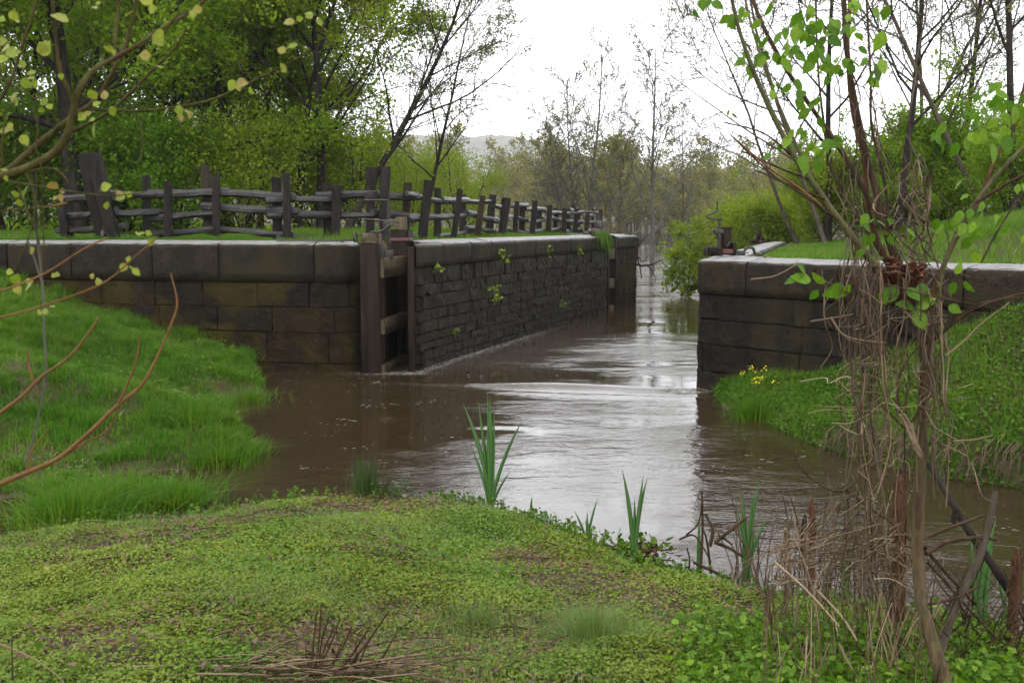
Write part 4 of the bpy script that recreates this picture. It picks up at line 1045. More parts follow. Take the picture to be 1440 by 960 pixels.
# grass on the mound above the short wall
t3 = [tuple(RC + ER * 15.5 + N2 * .80), tuple(RC + ER * 5 + N2 * .72), tuple(RC + ER * 1.8 + N2 * .85), (4.3, 15.6), (5.3, 14.4), (6.4, 13.2), (8.6, 11.4), (16, 14), (24, 40), (13, 44)]
p = scatter(t3, 200000, rng, 0, lambda X, Y: np.clip(1.3 - (Y - 14) / 26, .25, 1)); p = p[in_view(p)]
d = sdist(p[:, 0], p[:, 1], t3); c = vnoise(p[:, 0], p[:, 1], .7, 17)
mb = MB(); blades(mb, p, ((.11 + .06 * c) * np.clip(.4 + d * .7, .4, 1.7)).clip(.04) + .04 * rng.random(len(p)), .011, rng, .55)
tag(mb.build("mound_grass", M["grass_top"]), "green grass covering the mound above the short wall", "grass", kind="stuff")
# ground cover on the near bank
FGv = [tuple(q) for q in np.clip(np.array(FG), [-7.5, 3.0], [6, 12])]
SPOTS = [(G(px, py, .1)[:2], r, a) for px, py, r, a in ((470, 718, .45, 1.0), (545, 725, .35, .9), (300, 760, .5, .9), (210, 820, .40, .75), (640, 720, .3, .7), (120, 800, .4, .6), (700, 800, .35, .5), (880, 830, .3, .5), (540, 800, .3, .45))]
def bare(X, Y): return sum(a * np.exp(-((X - c[0]) / r) ** 2 - ((Y - c[1]) / r / 1.1) ** 2) for c, r, a in SPOTS) + vnoise(X, Y, 1.6, 20) * .5 + vnoise(X, Y, 4.1, 21) * .35 + vnoise(X, Y, .6, 22) * .45
p = scatter(FGv, 860000, rng, -.08, lambda X, Y: np.clip(1.0 - 2.2 * np.clip(bare(X, Y) - .12, 0, 1), .2, 1)); p = p[in_view(p)]
d = sdist(p[:, 0], p[:, 1], FGv); hh = .016 + .024 * np.clip(vnoise(p[:, 0], p[:, 1], 2.3, 23) + .3, 0, 1.2)
p[:, 2] = np.maximum(p[:, 2], .0) + hh * rng.uniform(.2, 1.5, len(p))
mb = MB(); k = rng.random(len(p)) < .55
leaves(mb, p[k], rng.uniform(.010, .023, k.sum()), rng, flat=.7, tmpl=ROUND6); leaves(mb, p[~k], rng.uniform(.012, .026, (~k).sum()), rng, flat=.6, tmpl=LEAF6)
pl = scatter(FGv, 38000, rng, .0, lambda X, Y: np.clip(vnoise(X, Y, .9, 24) * 1.3 + .2 * (Y < 5.5), 0, .8)); pl = pl[in_view(pl)]
pl[:, 2] += rng.uniform(.03, .09, len(pl)); leaves(mb, pl, rng.uniform(.018, .036, len(pl)), rng, flat=.65, tmpl=ROUND6, m=1)
pb = scatter(FGv, 190000, rng, .0, lambda X, Y: np.clip(.15 + 1.1 * vnoise(X, Y, 1.2, 25), .03, 1)); pb = pb[in_view(pb)]
blades(mb, pb, rng.uniform(.03, .12, len(pb)), .0035, rng, .9, m=2)
tag(mb.build("ground_cover", [M["cover"], M["bank_weed"], M["grass_fine"]]), "low yellow-green creeping ground cover carpeting the near bank", "ground cover", kind="stuff")
# dead bits lying in it
p = scatter(FGv, 88000, rng, .02, lambda X, Y: np.clip(2.6 * np.clip(bare(X, Y) - .02, 0, 1) + .05, 0, 1)); p = p[in_view(p)]
p[:, 2] += rng.uniform(.01, .065, len(p)); mb = MB()
a = rng.uniform(0, 6.28, len(p)); dd = np.column_stack([np.cos(a), np.sin(a), rng.normal(0, .15, len(p))])
leaves(mb, p, rng.uniform(.02, .085, len(p)), rng, dirs=dd, up=np.tile([0, 0, 1.0], (len(p), 1)) + rng.normal(0, .4, (len(p), 3)), tmpl=STALK)
for _ in range(70):                                # fallen twigs
    c = p[rng.integers(len(p))]; a_ = rng.uniform(0, 6.28); l_ = rng.uniform(.08, .3)
    V, F = tube(smooth_path([c + [0, 0, .03], c + [l_ * .5 * cos(a_) + rng.normal(0, .02), l_ * .5 * sin(a_), .05], c + [l_ * cos(a_), l_ * sin(a_), .035]], 5), [.004, .004, .003, .003, .002], 4); mb.add(V, F, 2)
k = rng.random(len(p)) < .16
leaves(mb, p[k], rng.uniform(.02, .05, k.sum()), rng, flat=.8, tmpl=LEAF6, m=1)
tag(mb.build("dead_stalks", [M["red_litter"], M["dead_leaf"], M["stem_dark"]]), "reddish dead stalks and old leaves littering the near bank", "litter", kind="stuff")
# emergent weeds along the near shore
mb = MB(); shore = np.array(FG[2:16])
for _ in range(420):
    k = rng.integers(0, len(shore) - 1); f = rng.random(); e = shore[k] * (1 - f) + shore[k + 1] * f; e = e + rng.normal(0, .09, 2) + np.array([0, -.06])
    z = max(0, gh(*e)); h = rng.uniform(.05, .15); n_ = rng.integers(5, 10)
    pp = np.column_stack([e[0] + rng.normal(0, .02, n_), e[1] + rng.normal(0, .02, n_), z + rng.uniform(.2, 1, n_) * h])
    V, F = tube([[*e, z - .02], [e[0] + .005, e[1], z + h]], [.003, .0015], 3); mb.add(V, F)
    leaves(mb, pp, rng.uniform(.022, .05, n_), rng, flat=.3, tmpl=LEAF6)
tag(mb.build("shore_weeds", M["bank_weed"]), "small leafy weeds fringing the near shore beside the water", "weeds", kind="stuff")

# ---- single grass clumps
def clump(name, label, cat, at, n, h, w, mtl, spread=.1, lean=.5, stems=0, group=None, part="blades"):
    at = np.array([at[0], at[1], max(0.0, gh(at[0], at[1])) - .02]); t = thing(name, label, cat, at, group)
    r = np.abs(rng.normal(0, spread, n)); a = rng.uniform(0, 6.28, n)
    p = np.column_stack([r * np.cos(a), r * np.sin(a), np.zeros(n)]); mb = MB()
    blades(mb, p, (rng.uniform(.25, 1.08, n) if n > 450 else rng.uniform(.55, 1.05, n)) * h, w, rng, lean, az=a + rng.normal(0, .7, n))
    mb.build(part, M[mtl], t); return t
for (px, py, z, n, h, w, sp_, lab) in (
    (105, 728, .05, 1500, .48, .009, .26, "big clump of long bright grass in the marshy corner by the near shore"),
    (245, 705, .03, 1100, .34, .009, .20, "rounded clump of long grass at the water's edge beside the big clump"),
    (312, 645, .05, 800, .30, .008, .18, "grass clump on the low tongue reaching into the water"),
    (268, 622, .08, 520, .36, .008, .15, "pale tall grass clump behind the low tongue's tip"),
    (350, 548, .15, 700, .26, .008, .22, "grass clump drooping over the bank's point below the long wall"),
    (175, 690, .1, 600, .30, .008, .2, "flattened grass clump between the two rounded clumps"),
    (352, 632, .05, 500, .26, .008, .12, "grass clump at the very tip of the low tongue"),
    (290, 585, .15, 600, .24, .008, .2, "grass clump overhanging the small inlet of brown water")):
    clump("grass_clump", lab, "grass clump", G(px, py, z)[:2], int(n * .8), h, w, "grass", sp_, .95, group="long grass clumps on the bank")
fl = clump("flowering_plant", "grass clump with small yellow flowers at the short wall's foot", "flowers", G(1062, 578, .1)[:2], 900, .36, .008, "grass", .14, .55)
mb = MB(); mf = MB()
for _ in range(9):
    x, y = rng.normal(0, .06, 2); h = rng.uniform(.48, .72)
    V, F = tube(smooth_path([(x, y, 0), (x * 1.3, y * 1.3, h * .5), (x * 1.5 + rng.normal(0, .02), y * 1.5, h)], 5), .003, 3); mb.add(V, F)
    n_ = 9; pp = np.array([x * 1.5, y * 1.5, h]) + rng.normal(0, .02, (n_, 3)); leaves(mf, pp, .018, rng, tmpl=ROUND6)
mb.build("stem", M["grass"], fl); mf.build("flower_heads", M["flower"], fl)
clump("fine_grass_tuft", "wispy pale green tuft of fine grass on the near bank, the fuller of two", "grass tuft", G(835, 868, .38)[:2], 1500, .25, .0028, "grass_fine", .15, .5)
clump("fine_grass_tuft", "smaller wispy tuft of fine grass on the near bank with a dead leaf before it", "grass tuft", G(672, 850, .38)[:2], 900, .20, .0028, "grass_fine", .15, .5)
rt = clump("rush_tuft", "dark tuft of upright rushes standing on the near shore", "rushes", G(516, 705, .05)[:2], 230, .46, .006, "rush", .085, .10)
mb = MB()
for _ in range(34):
    a = rng.uniform(-1.2, .5); l = rng.uniform(.2, .5)
    V, F = tube(smooth_path([(.08, .02, .02), (.12 + .3 * l * cos(a), .0, .02 + .55 * l * abs(sin(a + .9))), (.12 + l * .7 * cos(a * .6), rng.normal(0, .08), .02 + rng.uniform(0, .2))], 6), .0016, 3); mb.add(V, F)
mb.build("bent_stalks", M["rush"], rt)

# ---- cattails
def cattail(label, px, py, z, leafs, base_r, group=None, n=14):
    b = G(px, py, z); b[2] = max(0, gh(b[0], b[1])) - .03; t = thing("cattail_plant", label, "cattail", b, group)
    for (ax, ay, h, w, cv) in [(a * 1.08, b_, c * 1.1, d * 1.3, e) for a, b_, c, d, e in leafs]:              # sideways reach, depth reach, height, width, curve
        k = n; s = np.linspace(0, 1, k); wd = w * np.where(s < .12, .75 + 2 * s, 1) * (1 - np.clip((s - .55) / .45, 0, 1) ** 1.6)
        x = ax * (s * (1 - cv) + cv * s ** 2.2); y = ay * s ** 1.3; zz = h * s
        c = np.column_stack([x, y, zz]); c[:, 0] += rng.normal(0, base_r); 
        a = rng.uniform(-.6, .6); S = np.array([cos(a), sin(a), 0]); D = np.array([-sin(a), cos(a), 0])
        L, R_ = c - S * wd[:, None] / 2, c + S * wd[:, None] / 2; Bk = c + D * (wd * .32)[:, None]; Fr = c - D * (wd * .10)[:, None]
        V = np.stack([L, Fr, R_, Bk], 1).reshape(-1, 3); i = np.arange(k - 1)[:, None] * 4; j = np.arange(4)[None]
        F = np.stack([i + j, i + (j + 1) % 4, i + 4 + (j + 1) % 4, i + 4 + j], -1).reshape(-1, 4)
        q = MB(); q.add(V, F); q.build("leaf", M["cattail"], t)
    return t
cattail("tall cattail plant with a fan of long blades on the near shore", 690, 712, .02, [(-.23, .02, .86, .030, .55), (-.16, 0, .54, .022, .6), (.27, .02, .74, .030, .5), (.16, -.03, .34, .020, .6), (.0, 0, .92, .034, .1), (.02, .03, .80, .030, .1), (-.10, .05, .88, .026, .3), (-.02, -.02, .70, .028, .2), (-.02, .04, .95, .024, .2)], .012, "cattails along the near shore")
cattail("cattail with four upright blades beside reddish flood litter", 892, 782, .05, [(-.085, 0, .66, .026, .8), (.085, .02, .60, .024, .8), (.05, .0, .62, .022, .7), (.0, .02, .46, .026, .3)], .004, "cattails along the near shore")
cattail("small cattail with three short blades at the near shore", 826, 758, .05, [(-.10, 0, .28, .016, .5), (.08, .02, .36, .018, .5), (.0, 0, .27, .016, .2), (.012, 0, .19, .016, .2)], .005, "cattails along the near shore")
cattail("lone short cattail shoot next to the tall fan of blades", 746, 722, .04, [(.01, 0, .20, .018, .3), (.015, 0, .12, .014, .3)], .002, "cattails along the near shore")
cattail("cattail clump among broken reeds by the bent weed heap", 1050, 808, .03, [(-.10, 0, .50, .022, .5), (-.04, .02, .62, .024, .3), (.03, 0, .58, .026, .3), (.08, .02, .66, .024, .5), (.14, 0, .44, .020, .5), (.0, .03, .40, .022, .2), (.05, -.02, .36, .022, .2)], .02, "cattails along the near shore")
cattail("pair of cattail blades seen through the dead weed heap", 1185, 852, .03, [(-.05, 0, .55, .024, .5), (.06, .02, .62, .024, .5), (.02, 0, .44, .020, .3)], .015, "cattails along the near shore")
cattail("cattail clump behind the forked dead branch at the shore", 1372, 880, .03, [(-.06, 0, .60, .026, .5), (.04, .02, .56, .026, .5), (.09, 0, .66, .024, .5), (-.01, .02, .45, .022, .2)], .02, "cattails along the near shore")
cattail("cattail blades leaning past the splintered red stump", 1420, 890, .03, [(.12, 0, .60, .026, .3), (.18, .02, .66, .026, .3), (-.1, 0, .42, .022, .5)], .02, "cattails along the near shore")
cattail("single green cattail blade beside the folded broken reeds", 983, 812, .02, [(0, 0, .44, .020, .2), (.01, .02, .34, .016, .2)], .006, "cattails along the near shore")

# ---- yellow-green plants rooted in the wall joints
def wall_plant(label, t, z, n, s, mtl="wall_plant", drop=0.0):
    c = cham(t, .02); o = thing("wall_plant", label, "wall plant", (c[0], c[1], z), "plants growing in the long wall's joints"); mb = MB()
    p = rng.normal(0, s, (n, 3)) * np.array([1, 1, 1.1]); p[:, 2] -= drop * rng.random(n); p += np.array([N2[0], N2[1], 0]) * (np.abs(rng.normal(0, s * .6, n)) + .02)[:, None]
    leaves(mb, p, rng.uniform(.03, .06, n), rng, flat=.2, tmpl=ROUND6); 
    for _ in range(6):
        k = rng.integers(n); V, F = tube([(0, 0, 0), p[k]], [.004, .002], 3); mb.add(V, F)
    mb.build("foliage", M[mtl], o)
def tcham(px):
    k = (px - 720) / FPX; return (A0[0] - k * A0[1]) / (k * E2[1] - E2[0])
for lab, px, y_, n, s, dr in (("yellow-green plant just under the coping of the long wall", 703, 355, 46, .07, .05), ("yellow-green plant halfway up the long wall", 687, 405, 40, .07, .06), ("sprig on the long wall below the halfway plant", 695, 420, 30, .05, 0), ("small sprig near the coping joint by the near gate", 612, 376, 14, .04, 0), ("sprig high on the long wall nearest the distant gate", 768, 352, 18, .06, .05), ("sprig low on the long wall near the water", 788, 428, 16, .07, 0), ("tiny sprig low on the long wall near the near gate", 638, 466, 10, .03, 0), ("sprig under the coping halfway to the distant gate", 810, 352, 16, .06, .04)):
    t_ = tcham(px); Y = cham(t_)[1]; wall_plant(lab, t_, P(px, y_, Y)[2], n, s, drop=dr)
t_ = tcham(841); c = cham(t_, -.05)
gp = thing("hanging_grass", "tuft of green grass hanging from the coping at the distant gate", "grass tuft", (c[0], c[1], ZL)); mb = MB()
n = 90; az = np.full(n, math.atan2(N2[1], N2[0])) + rng.normal(0, .6, n); pp = rng.normal(0, .07, (n, 3)) * [1, 1, .2]
for i in range(0, n):
    d = np.array([cos(az[i]), sin(az[i]), 0]); l = rng.uniform(.1, .62); q = smooth_path([pp[i], pp[i] + d * .22 + [0, 0, .10], pp[i] + d * .34 - [0, 0, l * .5], pp[i] + d * .38 - [0, 0, l]], 5)
    V, F = tube(q, [.008, .008, .007, .005, .002], 3); mb.add(V, F)
mb.build("blades", M["grass"], gp)
# ================================================================== near trees, shrubs, dead stuff
rng = np.random.default_rng(123)
def ptube(mb, pts, r0px, r1px, n=None, sides=8, m=0, wob=.0, jit=.05):
    """branch through pixel+distance control points with real radii"""
    w = path_px(pts); Ym = np.mean([p[2] for p in pts]); n = n or max(6, 4 * len(pts))
    q = smooth_path(w, n, wob, rng); r = np.linspace(r0px, r1px, n) * Ym / FPX
    V, F = tube(q, r, sides, jitter=jit, rng=rng); mb.add(V, F, m)
    e = mb.n; 
    return q
def near_leaf(mb, px, py, Y, s, ang=None, m=0, wid=.33, face=.6):
    p = P(px, py, Y); a = rng.uniform(0, 6.28) if ang is None else ang
    d = np.array([cos(a), rng.normal(0, .35), sin(a)]); up = np.array([rng.normal(0, .4), -1, rng.normal(.4, .5)]) * face + rng.normal(0, .3, 3)
    k = 9
    X = nrm(d); Yv = nrm(np.cross(up, X)); Z = np.cross(X, Yv); cur = rng.uniform(.02, .22)
    s = s * Y / FPX; V = []
    for t in np.linspace(0, 1, k):
        w = wid * sin(pi * min(1, t * .97 + .03) ** .78); zc = -cur * t * t
        w *= rng.uniform(.88, 1.08)
        for sg, zf in ((-1, .18), (0, 0), (1, .18)): V.append(p + s * (X * t + Yv * w * sg + Z * (zc + zf * w)))
    F = []
    for i in range(k - 1):
        for j in range(2): F.append([i * 3 + j, i * 3 + 3 + j, i * 3 + 4 + j, i * 3 + 1 + j])
    mb.add(V, F, m)

# ---- the shrub reaching in from the left
b = P(5, 245, 2.45); sh = thing("budding_shrub", "olive-stemmed shrub with pale new leaves reaching in before the fence", "shrub", b)
def part(nm, mt, f, par=None, loc=b):
    q = MB(); f(q); return q.build(nm, M[mt], par or sh, loc=loc)
part("limb", "shrub_bark", lambda q: (ptube(q, [(-30, 262, 2.4), (5, 248, 2.45), (40, 236, 2.45), (75, 216, 2.45), (95, 188, 2.45), (103, 158, 2.45), (110, 130, 2.45), (128, 102, 2.47), (150, 88, 2.5), (190, 66, 2.52), (232, 38, 2.55), (275, 12, 2.6), (305, -18, 2.6)], 7, 1.9, 44)))
part("limb", "shrub_bark", lambda q: (ptube(q, [(-20, 262, 2.5), (12, 240, 2.5), (50, 206, 2.52), (90, 174, 2.54), (130, 145, 2.55), (150, 118, 2.55), (164, 90, 2.55), (180, 50, 2.6), (196, -15, 2.6)], 5.2, 2.2, 40)))
part("limb", "shrub_bark", lambda q: (ptube(q, [(108, 160, 2.45), (98, 130, 2.44), (86, 105, 2.43), (79, 60, 2.42), (72, -20, 2.4)], 3.6, 2.4, 24)))
part("limb", "shrub_bark", lambda q: (ptube(q, [(163, 92, 2.55), (162, 50, 2.57), (167, 10, 2.6), (166, -30, 2.6)], 2.8, 2.2, 16)))
STEM = [(-1.95, 2.35, gh(-1.95, 2.35) - .1), (-1.72, 2.38, 1.3), (-1.42, 2.40, 2.0), (-1.27, 2.40, 2.6), (-1.22, 2.42, 3.5)]
LIMB0 = [(-1.72, 2.38, 1.3), (-1.55, 2.40, 1.9), (-1.38, 2.40, 2.32), tuple(P(-30, 262, 2.4))]
part("stem", "shrub_bark", lambda q: q.add(*tube(smooth_path(STEM, 26, .003, rng), np.linspace(.034, .012, 26), 10, jitter=.08)))
part("limb", "shrub_bark", lambda q: q.add(*tube(smooth_path(LIMB0, 18, .002, rng), np.linspace(.020, .0115, 18), 9, jitter=.08)))
def rooted(pts): return ([(-72, pts[0][1] + 8, 2.4)] + list(pts)) if pts[0][0] < 0 else pts
tw = MB()
TW = [([(100, 186, 2.5), (150, 160, 2.48), (180, 134, 2.46), (215, 98, 2.45), (245, 70, 2.44), (262, 40, 2.44)], 3, 1.6), ([(125, 154, 2.55), (200, 156, 2.5), (260, 149, 2.48), (300, 140, 2.46), (340, 122, 2.45), (385, 100, 2.44), (420, 82, 2.43), (437, 68, 2.43)], 3, 1.6),
      ([(168, 130, 2.5), (185, 148, 2.5), (198, 178, 2.5), (200, 212, 2.5), (194, 234, 2.5)], 1.6, 1.0), ([(-10, 150, 2.4), (18, 105, 2.4), (32, 62, 2.4), (45, 25, 2.4), (56, -20, 2.4)], 3.2, 2.4), ([(-10, 108, 2.5), (40, 134, 2.5), (68, 155, 2.5), (86, 178, 2.5)], 2.2, 1.6),
      ([(35, 245, 2.45), (55, 238, 2.42), (76, 238, 2.4), (92, 250, 2.38), (96, 258, 2.38)], 2, 1.2), ([(10, 255, 2.4), (80, 266, 2.38), (150, 275, 2.36), (202, 271, 2.36)], 2, 1.2), ([(-10, 298, 2.3), (45, 293, 2.3), (92, 286, 2.3)], 2, 1.3), ([(38, 245, 2.4), (50, 285, 2.4), (42, 330, 2.4), (20, 380, 2.4)], 2, 1.2),
      ([(22, 255, 2.4), (40, 300, 2.4), (55, 340, 2.4), (60, 395, 2.4)], 2, 1.0), ([(60, 245, 2.4), (60, 300, 2.4), (62, 350, 2.4)], 1.6, 1.2), ([(45, 150, 2.4), (54, 180, 2.4), (50, 205, 2.4), (58, 235, 2.4)], 1.6, 1), ([(-5, 245, 2.4), (3, 200, 2.4), (8, 150, 2.4)], 2.4, 1.4),
      ([(195, 66, 2.5), (228, 50, 2.5), (250, 22, 2.48), (290, 12, 2.48)], 2, 1.2), ([(132, 138, 2.45), (150, 128, 2.45), (163, 118, 2.45)], 1.6, 1), ([(105, 120, 2.5), (120, 112, 2.5), (135, 111, 2.5)], 1.4, 1)]
for pts, a, c_ in TW: ptube(tw, rooted(pts), a * .8, c_ * .75, None, 6)
tw.build("twigs", M["shrub_bark"], sh, loc=b)
tg = MB()
for pts, a, c_ in (([(-10, 412, 2.3), (60, 386, 2.3), (118, 350, 2.3), (152, 334, 2.3)], 1.9, 1.2), ([(-10, 448, 2.3), (60, 430, 2.3), (145, 398, 2.3), (195, 356, 2.3), (222, 334, 2.3)], 1.8, .9), ([(95, 285, 2.3), (60, 292, 2.3)], 1.5, 1)): ptube(tg, rooted(pts), a, c_, None, 6)
tg.build("reddish_twigs", M["orange_twig"], sh, loc=b)
lm = MB()
for px, py, s in ((24, 32, 26), (96, 30, 30), (58, 78, 30), (8, 76, 26), (34, 96, 18), (30, 112, 22), (46, 120, 22), (25, 132, 20), (66, 146, 18), (85, 103, 12), (14, 183, 20), (30, 190, 22), (160, 70, 18), (176, 25, 22), (214, 5, 28), (216, 48, 26), (228, 42, 18), (212, 78, 22), (226, 96, 24), (155, 150, 20), (136, 130, 24), (134, 172, 30), (120, 160, 18), (148, 140, 18), (250, 148, 20), (330, 113, 22), (236, 153, 20), (252, 160, 16), (350, 124, 16), (403, 101, 20), (408, 68, 18), (414, 30, 20), (440, 20, 16), (81, 258, 24), (142, 265, 22), (86, 272, 18), (176, 273, 20), (150, 284, 16), (28, 274, 18), (14, 292, 18), (30, 290, 16), (10, 240, 14), (6, 62, 16), (176, 370, 18), (186, 378, 18), (214, 335, 16), (140, 402, 16), (204, 326, 14), (76, 386, 14), (44, 400, 20), (18, 398, 22), (48, 348, 16), (64, 442, 14), (128, 392, 12), (14, 16, 20), (284, 12, 18), (130, 10, 16)):
    for q_ in range(rng.integers(1, 4)):
        near_leaf(lm, px + (rng.normal(0, 7) if q_ else 0), py + (rng.normal(0, 7) if q_ else 0), 2.40 + rng.uniform(-.06, .08), s * (.78 if q_ == 0 else rng.uniform(.45, .8)), wid=.42)
lm.build("leaves", M["leaf_pale"], sh, loc=b)
# bare orange shoots below it
b2 = P(0, 680, 2.6); s2 = thing("bare_shoot", "bare orange-brown shoot curving up across the grassy bank", "branch", b2)
q = MB(); ptube(q, [(-20, 686, 2.6), (0, 680, 2.6), (40, 663, 2.6), (82, 644, 2.6), (122, 611, 2.6), (165, 570, 2.6), (200, 540, 2.6), (222, 500, 2.6), (241, 455, 2.6), (249, 425, 2.6), (240, 384, 2.6)], 4.2, .9, 48, 8); V, F = tube(smooth_path([(-1.95, 2.55, gh(-1.95, 2.55) - .1), (-1.85, 2.58, 1.1), (-1.55, 2.6, 1.6), tuple(P(-20, 686, 2.6))], 16), np.linspace(.012, .0074, 16), 8); q.add(V, F); q.build("stem", M["orange_twig"], s2, loc=b2)
q = MB()
for pts in ([(165, 570, 2.6), (184, 530, 2.58), (192, 505, 2.57), (197, 468, 2.56)], [(38, 664, 2.6), (44, 635, 2.6), (68, 604, 2.6)], [(82, 644, 2.6), (120, 622, 2.62), (150, 606, 2.62), (168, 572, 2.6)]): ptube(q, pts, 2.0, .9, None, 6)
q.build("side_shoot", M["orange_twig"], s2, loc=b2)
b2 = P(0, 580, 2.5); s2 = thing("bare_shoot", "short thick orange shoot beside the long curving one", "branch", b2)
q = MB(); ptube(q, [(-20, 592, 2.5), (0, 580, 2.5), (30, 558, 2.5), (58, 530, 2.5), (95, 504, 2.5), (122, 472, 2.5), (139, 446, 2.5)], 3.0, 1.4, 30, 8); ptube(q, [(46, 535, 2.5), (40, 510, 2.5), (38, 488, 2.5)], 2, 1, None, 6); V, F = tube(smooth_path([(-1.85, 2.5, gh(-1.85, 2.5) - .1), (-1.75, 2.5, 1.2), (-1.5, 2.5, 1.75), tuple(P(-20, 592, 2.5))], 16), np.linspace(.010, .0052, 16), 8); q.add(V, F); q.build("stem", M["orange_twig"], s2, loc=b2)
b2 = P(58, 600, 2.7); s2 = thing("bare_shoot", "thin grey twig hanging down before the bank and wall", "branch", b2)
q = MB(); ptube(q, [(48, 238, 2.45), (50, 290, 2.6), (52, 335, 2.7), (60, 400, 2.7), (62, 470, 2.7), (64, 530, 2.7), (48, 610, 2.7), (35, 650, 2.7)], 1.8, 1.2, 20, 6); ptube(q, [(60, 400, 2.7), (40, 340, 2.7)], 1.6, 1, None, 6); q.build("stem", M["bark_grey"], s2, loc=b2)

# ---- the broken young tree hung with vines
b = P(1318, 955, 4.6); b[2] = gh(b[0], b[1]) - .05
tr = thing("broken_tree", "slender broken young tree hung with dead vines on the near bank", "tree", b)
q = MB()
w_ = smooth_path(path_px([(1332, 1010, 4.55), (1324, 950, 4.55), (1308, 890, 4.6), (1295, 840, 4.65), (1291, 780, 4.7), (1293, 690, 4.7), (1297, 600, 4.7), (1302, 510, 4.7), (1298, 445, 4.7), (1284, 405, 4.7)]), 60, .0015, rng)
r_ = np.interp(np.linspace(0, 1, 60), [0, .07, .16, .28, .8, .92, 1], [17, 14, 10.5, 8.6, 8.2, 10.5, 9]) * 4.65 / FPX * (1 + .05 * rng.normal(0, 1, 60))
V, F = tube(w_, r_, 14, jitter=.10, rng=rng); q.add(V, F); q.build("trunk", M["bark_brown"], tr, loc=b)
def limb(pts, a, c_, mt, sides=8, nm="limb", jit=.10):
    q = MB(); ptube(q, pts, a * .64, c_ * .64, None, sides, jit=jit); return q.build(nm, M[mt], tr, loc=b)
limb([(1285, 425, 4.7), (1262, 405, 4.68), (1225, 366, 4.66), (1182, 312, 4.64), (1146, 262, 4.62), (1118, 222, 4.6), (1085, 158, 4.58), (1058, 96, 4.56), (1036, 30, 4.54), (1022, -40, 4.52)], 10, 3.5, "bark_olive")
limb([(1146, 262, 4.62), (1120, 205, 4.66), (1092, 140, 4.7), (1070, 80, 4.74), (1050, 10, 4.78), (1044, -40, 4.8)], 4, 2.5, "bark_olive")
limb([(1250, 330, 4.75), (1225, 285, 4.78), (1185, 215, 4.8), (1140, 150, 4.82), (1100, 88, 4.84), (1068, 25, 4.86), (1046, -40, 4.9)], 6, 4, "stem_dark")
limb([(1318, 440, 4.7), (1322, 395, 4.68), (1340, 340, 4.66), (1372, 285, 4.64), (1415, 232, 4.62), (1470, 180, 4.6)], 6.5, 4, "bark_olive")
limb([(1300, 440, 4.75), (1322, 385, 4.76), (1345, 335, 4.78), (1378, 278, 4.8), (1398, 228, 4.82), (1432, 150, 4.84), (1450, 80, 4.86)], 5.5, 3.5, "bark_red")
limb([(1276, 410, 4.74), (1248, 335, 4.76), (1232, 270, 4.78), (1210, 180, 4.8), (1193, 90, 4.82), (1187, 10, 4.84), (1186, -40, 4.86)], 8, 5.5, "stem_dark")
limb([(1262, 400, 4.8), (1224, 310, 4.82), (1216, 230, 4.84), (1198, 150, 4.86), (1192, 60, 4.88), (1200, -40, 4.9)], 6, 4, "bark_red")
limb([(1240, 360, 4.78), (1205, 300, 4.8), (1170, 240, 4.85), (1158, 170, 4.9), (1150, 90, 4.95), (1146, -40, 5.0)], 3.4, 2.2, "stem_dark", 6)
limb([(1250, 350, 4.7), (1245, 260, 4.72), (1226, 180, 4.74), (1224, 100, 4.76), (1216, -40, 4.8)], 3.6, 2.4, "stem_dark", 6)
tw = MB()
for pts, a, c_ in (([(1160, 280, 4.6), (1100, 255, 4.55), (1060, 222, 4.5), (1026, 188, 4.5)], 1.6, 1), ([(1135, 250, 4.6), (1110, 242, 4.55), (1078, 228, 4.5), (1042, 212, 4.45)], 1.8, 1.1), ([(1120, 225, 4.6), (1075, 188, 4.6), (1018, 172, 4.6)], 1.6, 1), ([(1180, 310, 4.6), (1110, 262, 4.5), (1060, 238, 4.45)], 1.6, 1.0),
    ([(1372, 285, 4.6), (1410, 262, 4.55), (1450, 240, 4.5)], 3, 2), ([(1312, 480, 4.6), (1360, 440, 4.5), (1410, 420, 4.45), (1460, 408, 4.4)], 2.2, 1.6), ([(1310, 478, 4.6), (1370, 430, 4.5), (1450, 415, 4.4)], 1.4, 1.1), ([(1195, 415, 4.6), (1170, 400, 4.6), (1140, 392, 4.6), (1115, 388, 4.6)], 1.8, 1), ([(1245, 400, 4.5), (1330, 420, 4.5), (1380, 430, 4.5), (1440, 440, 4.5)], 1.2, .8),
    ([(1380, 370, 4.6), (1400, 330, 4.6), (1425, 290, 4.6), (1440, 270, 4.6)], 1.6, 1.2), ([(1300, 560, 4.6), (1275, 600, 4.6), (1262, 545, 4.6), (1280, 500, 4.6), (1305, 480, 4.6)], 2, 1.4), ([(1270, 600, 4.65), (1235, 565, 4.65), (1205, 540, 4.65)], 1.5, 1), ([(1275, 540, 4.6), (1272, 640, 4.6), (1278, 760, 4.6)], 1.4, 1)): ptube(tw, pts, a, c_, None, 5)
tw.build("twigs", M["stem_dark"], tr, loc=b)
tw = MB(); ptube(tw, [(1155, 290, 4.5), (1120, 262, 4.45), (1080, 235, 4.4), (1030, 192, 4.35)], 2, 1.1, None, 6); tw.build("reddish_twigs", M["orange_twig"], tr, loc=b)
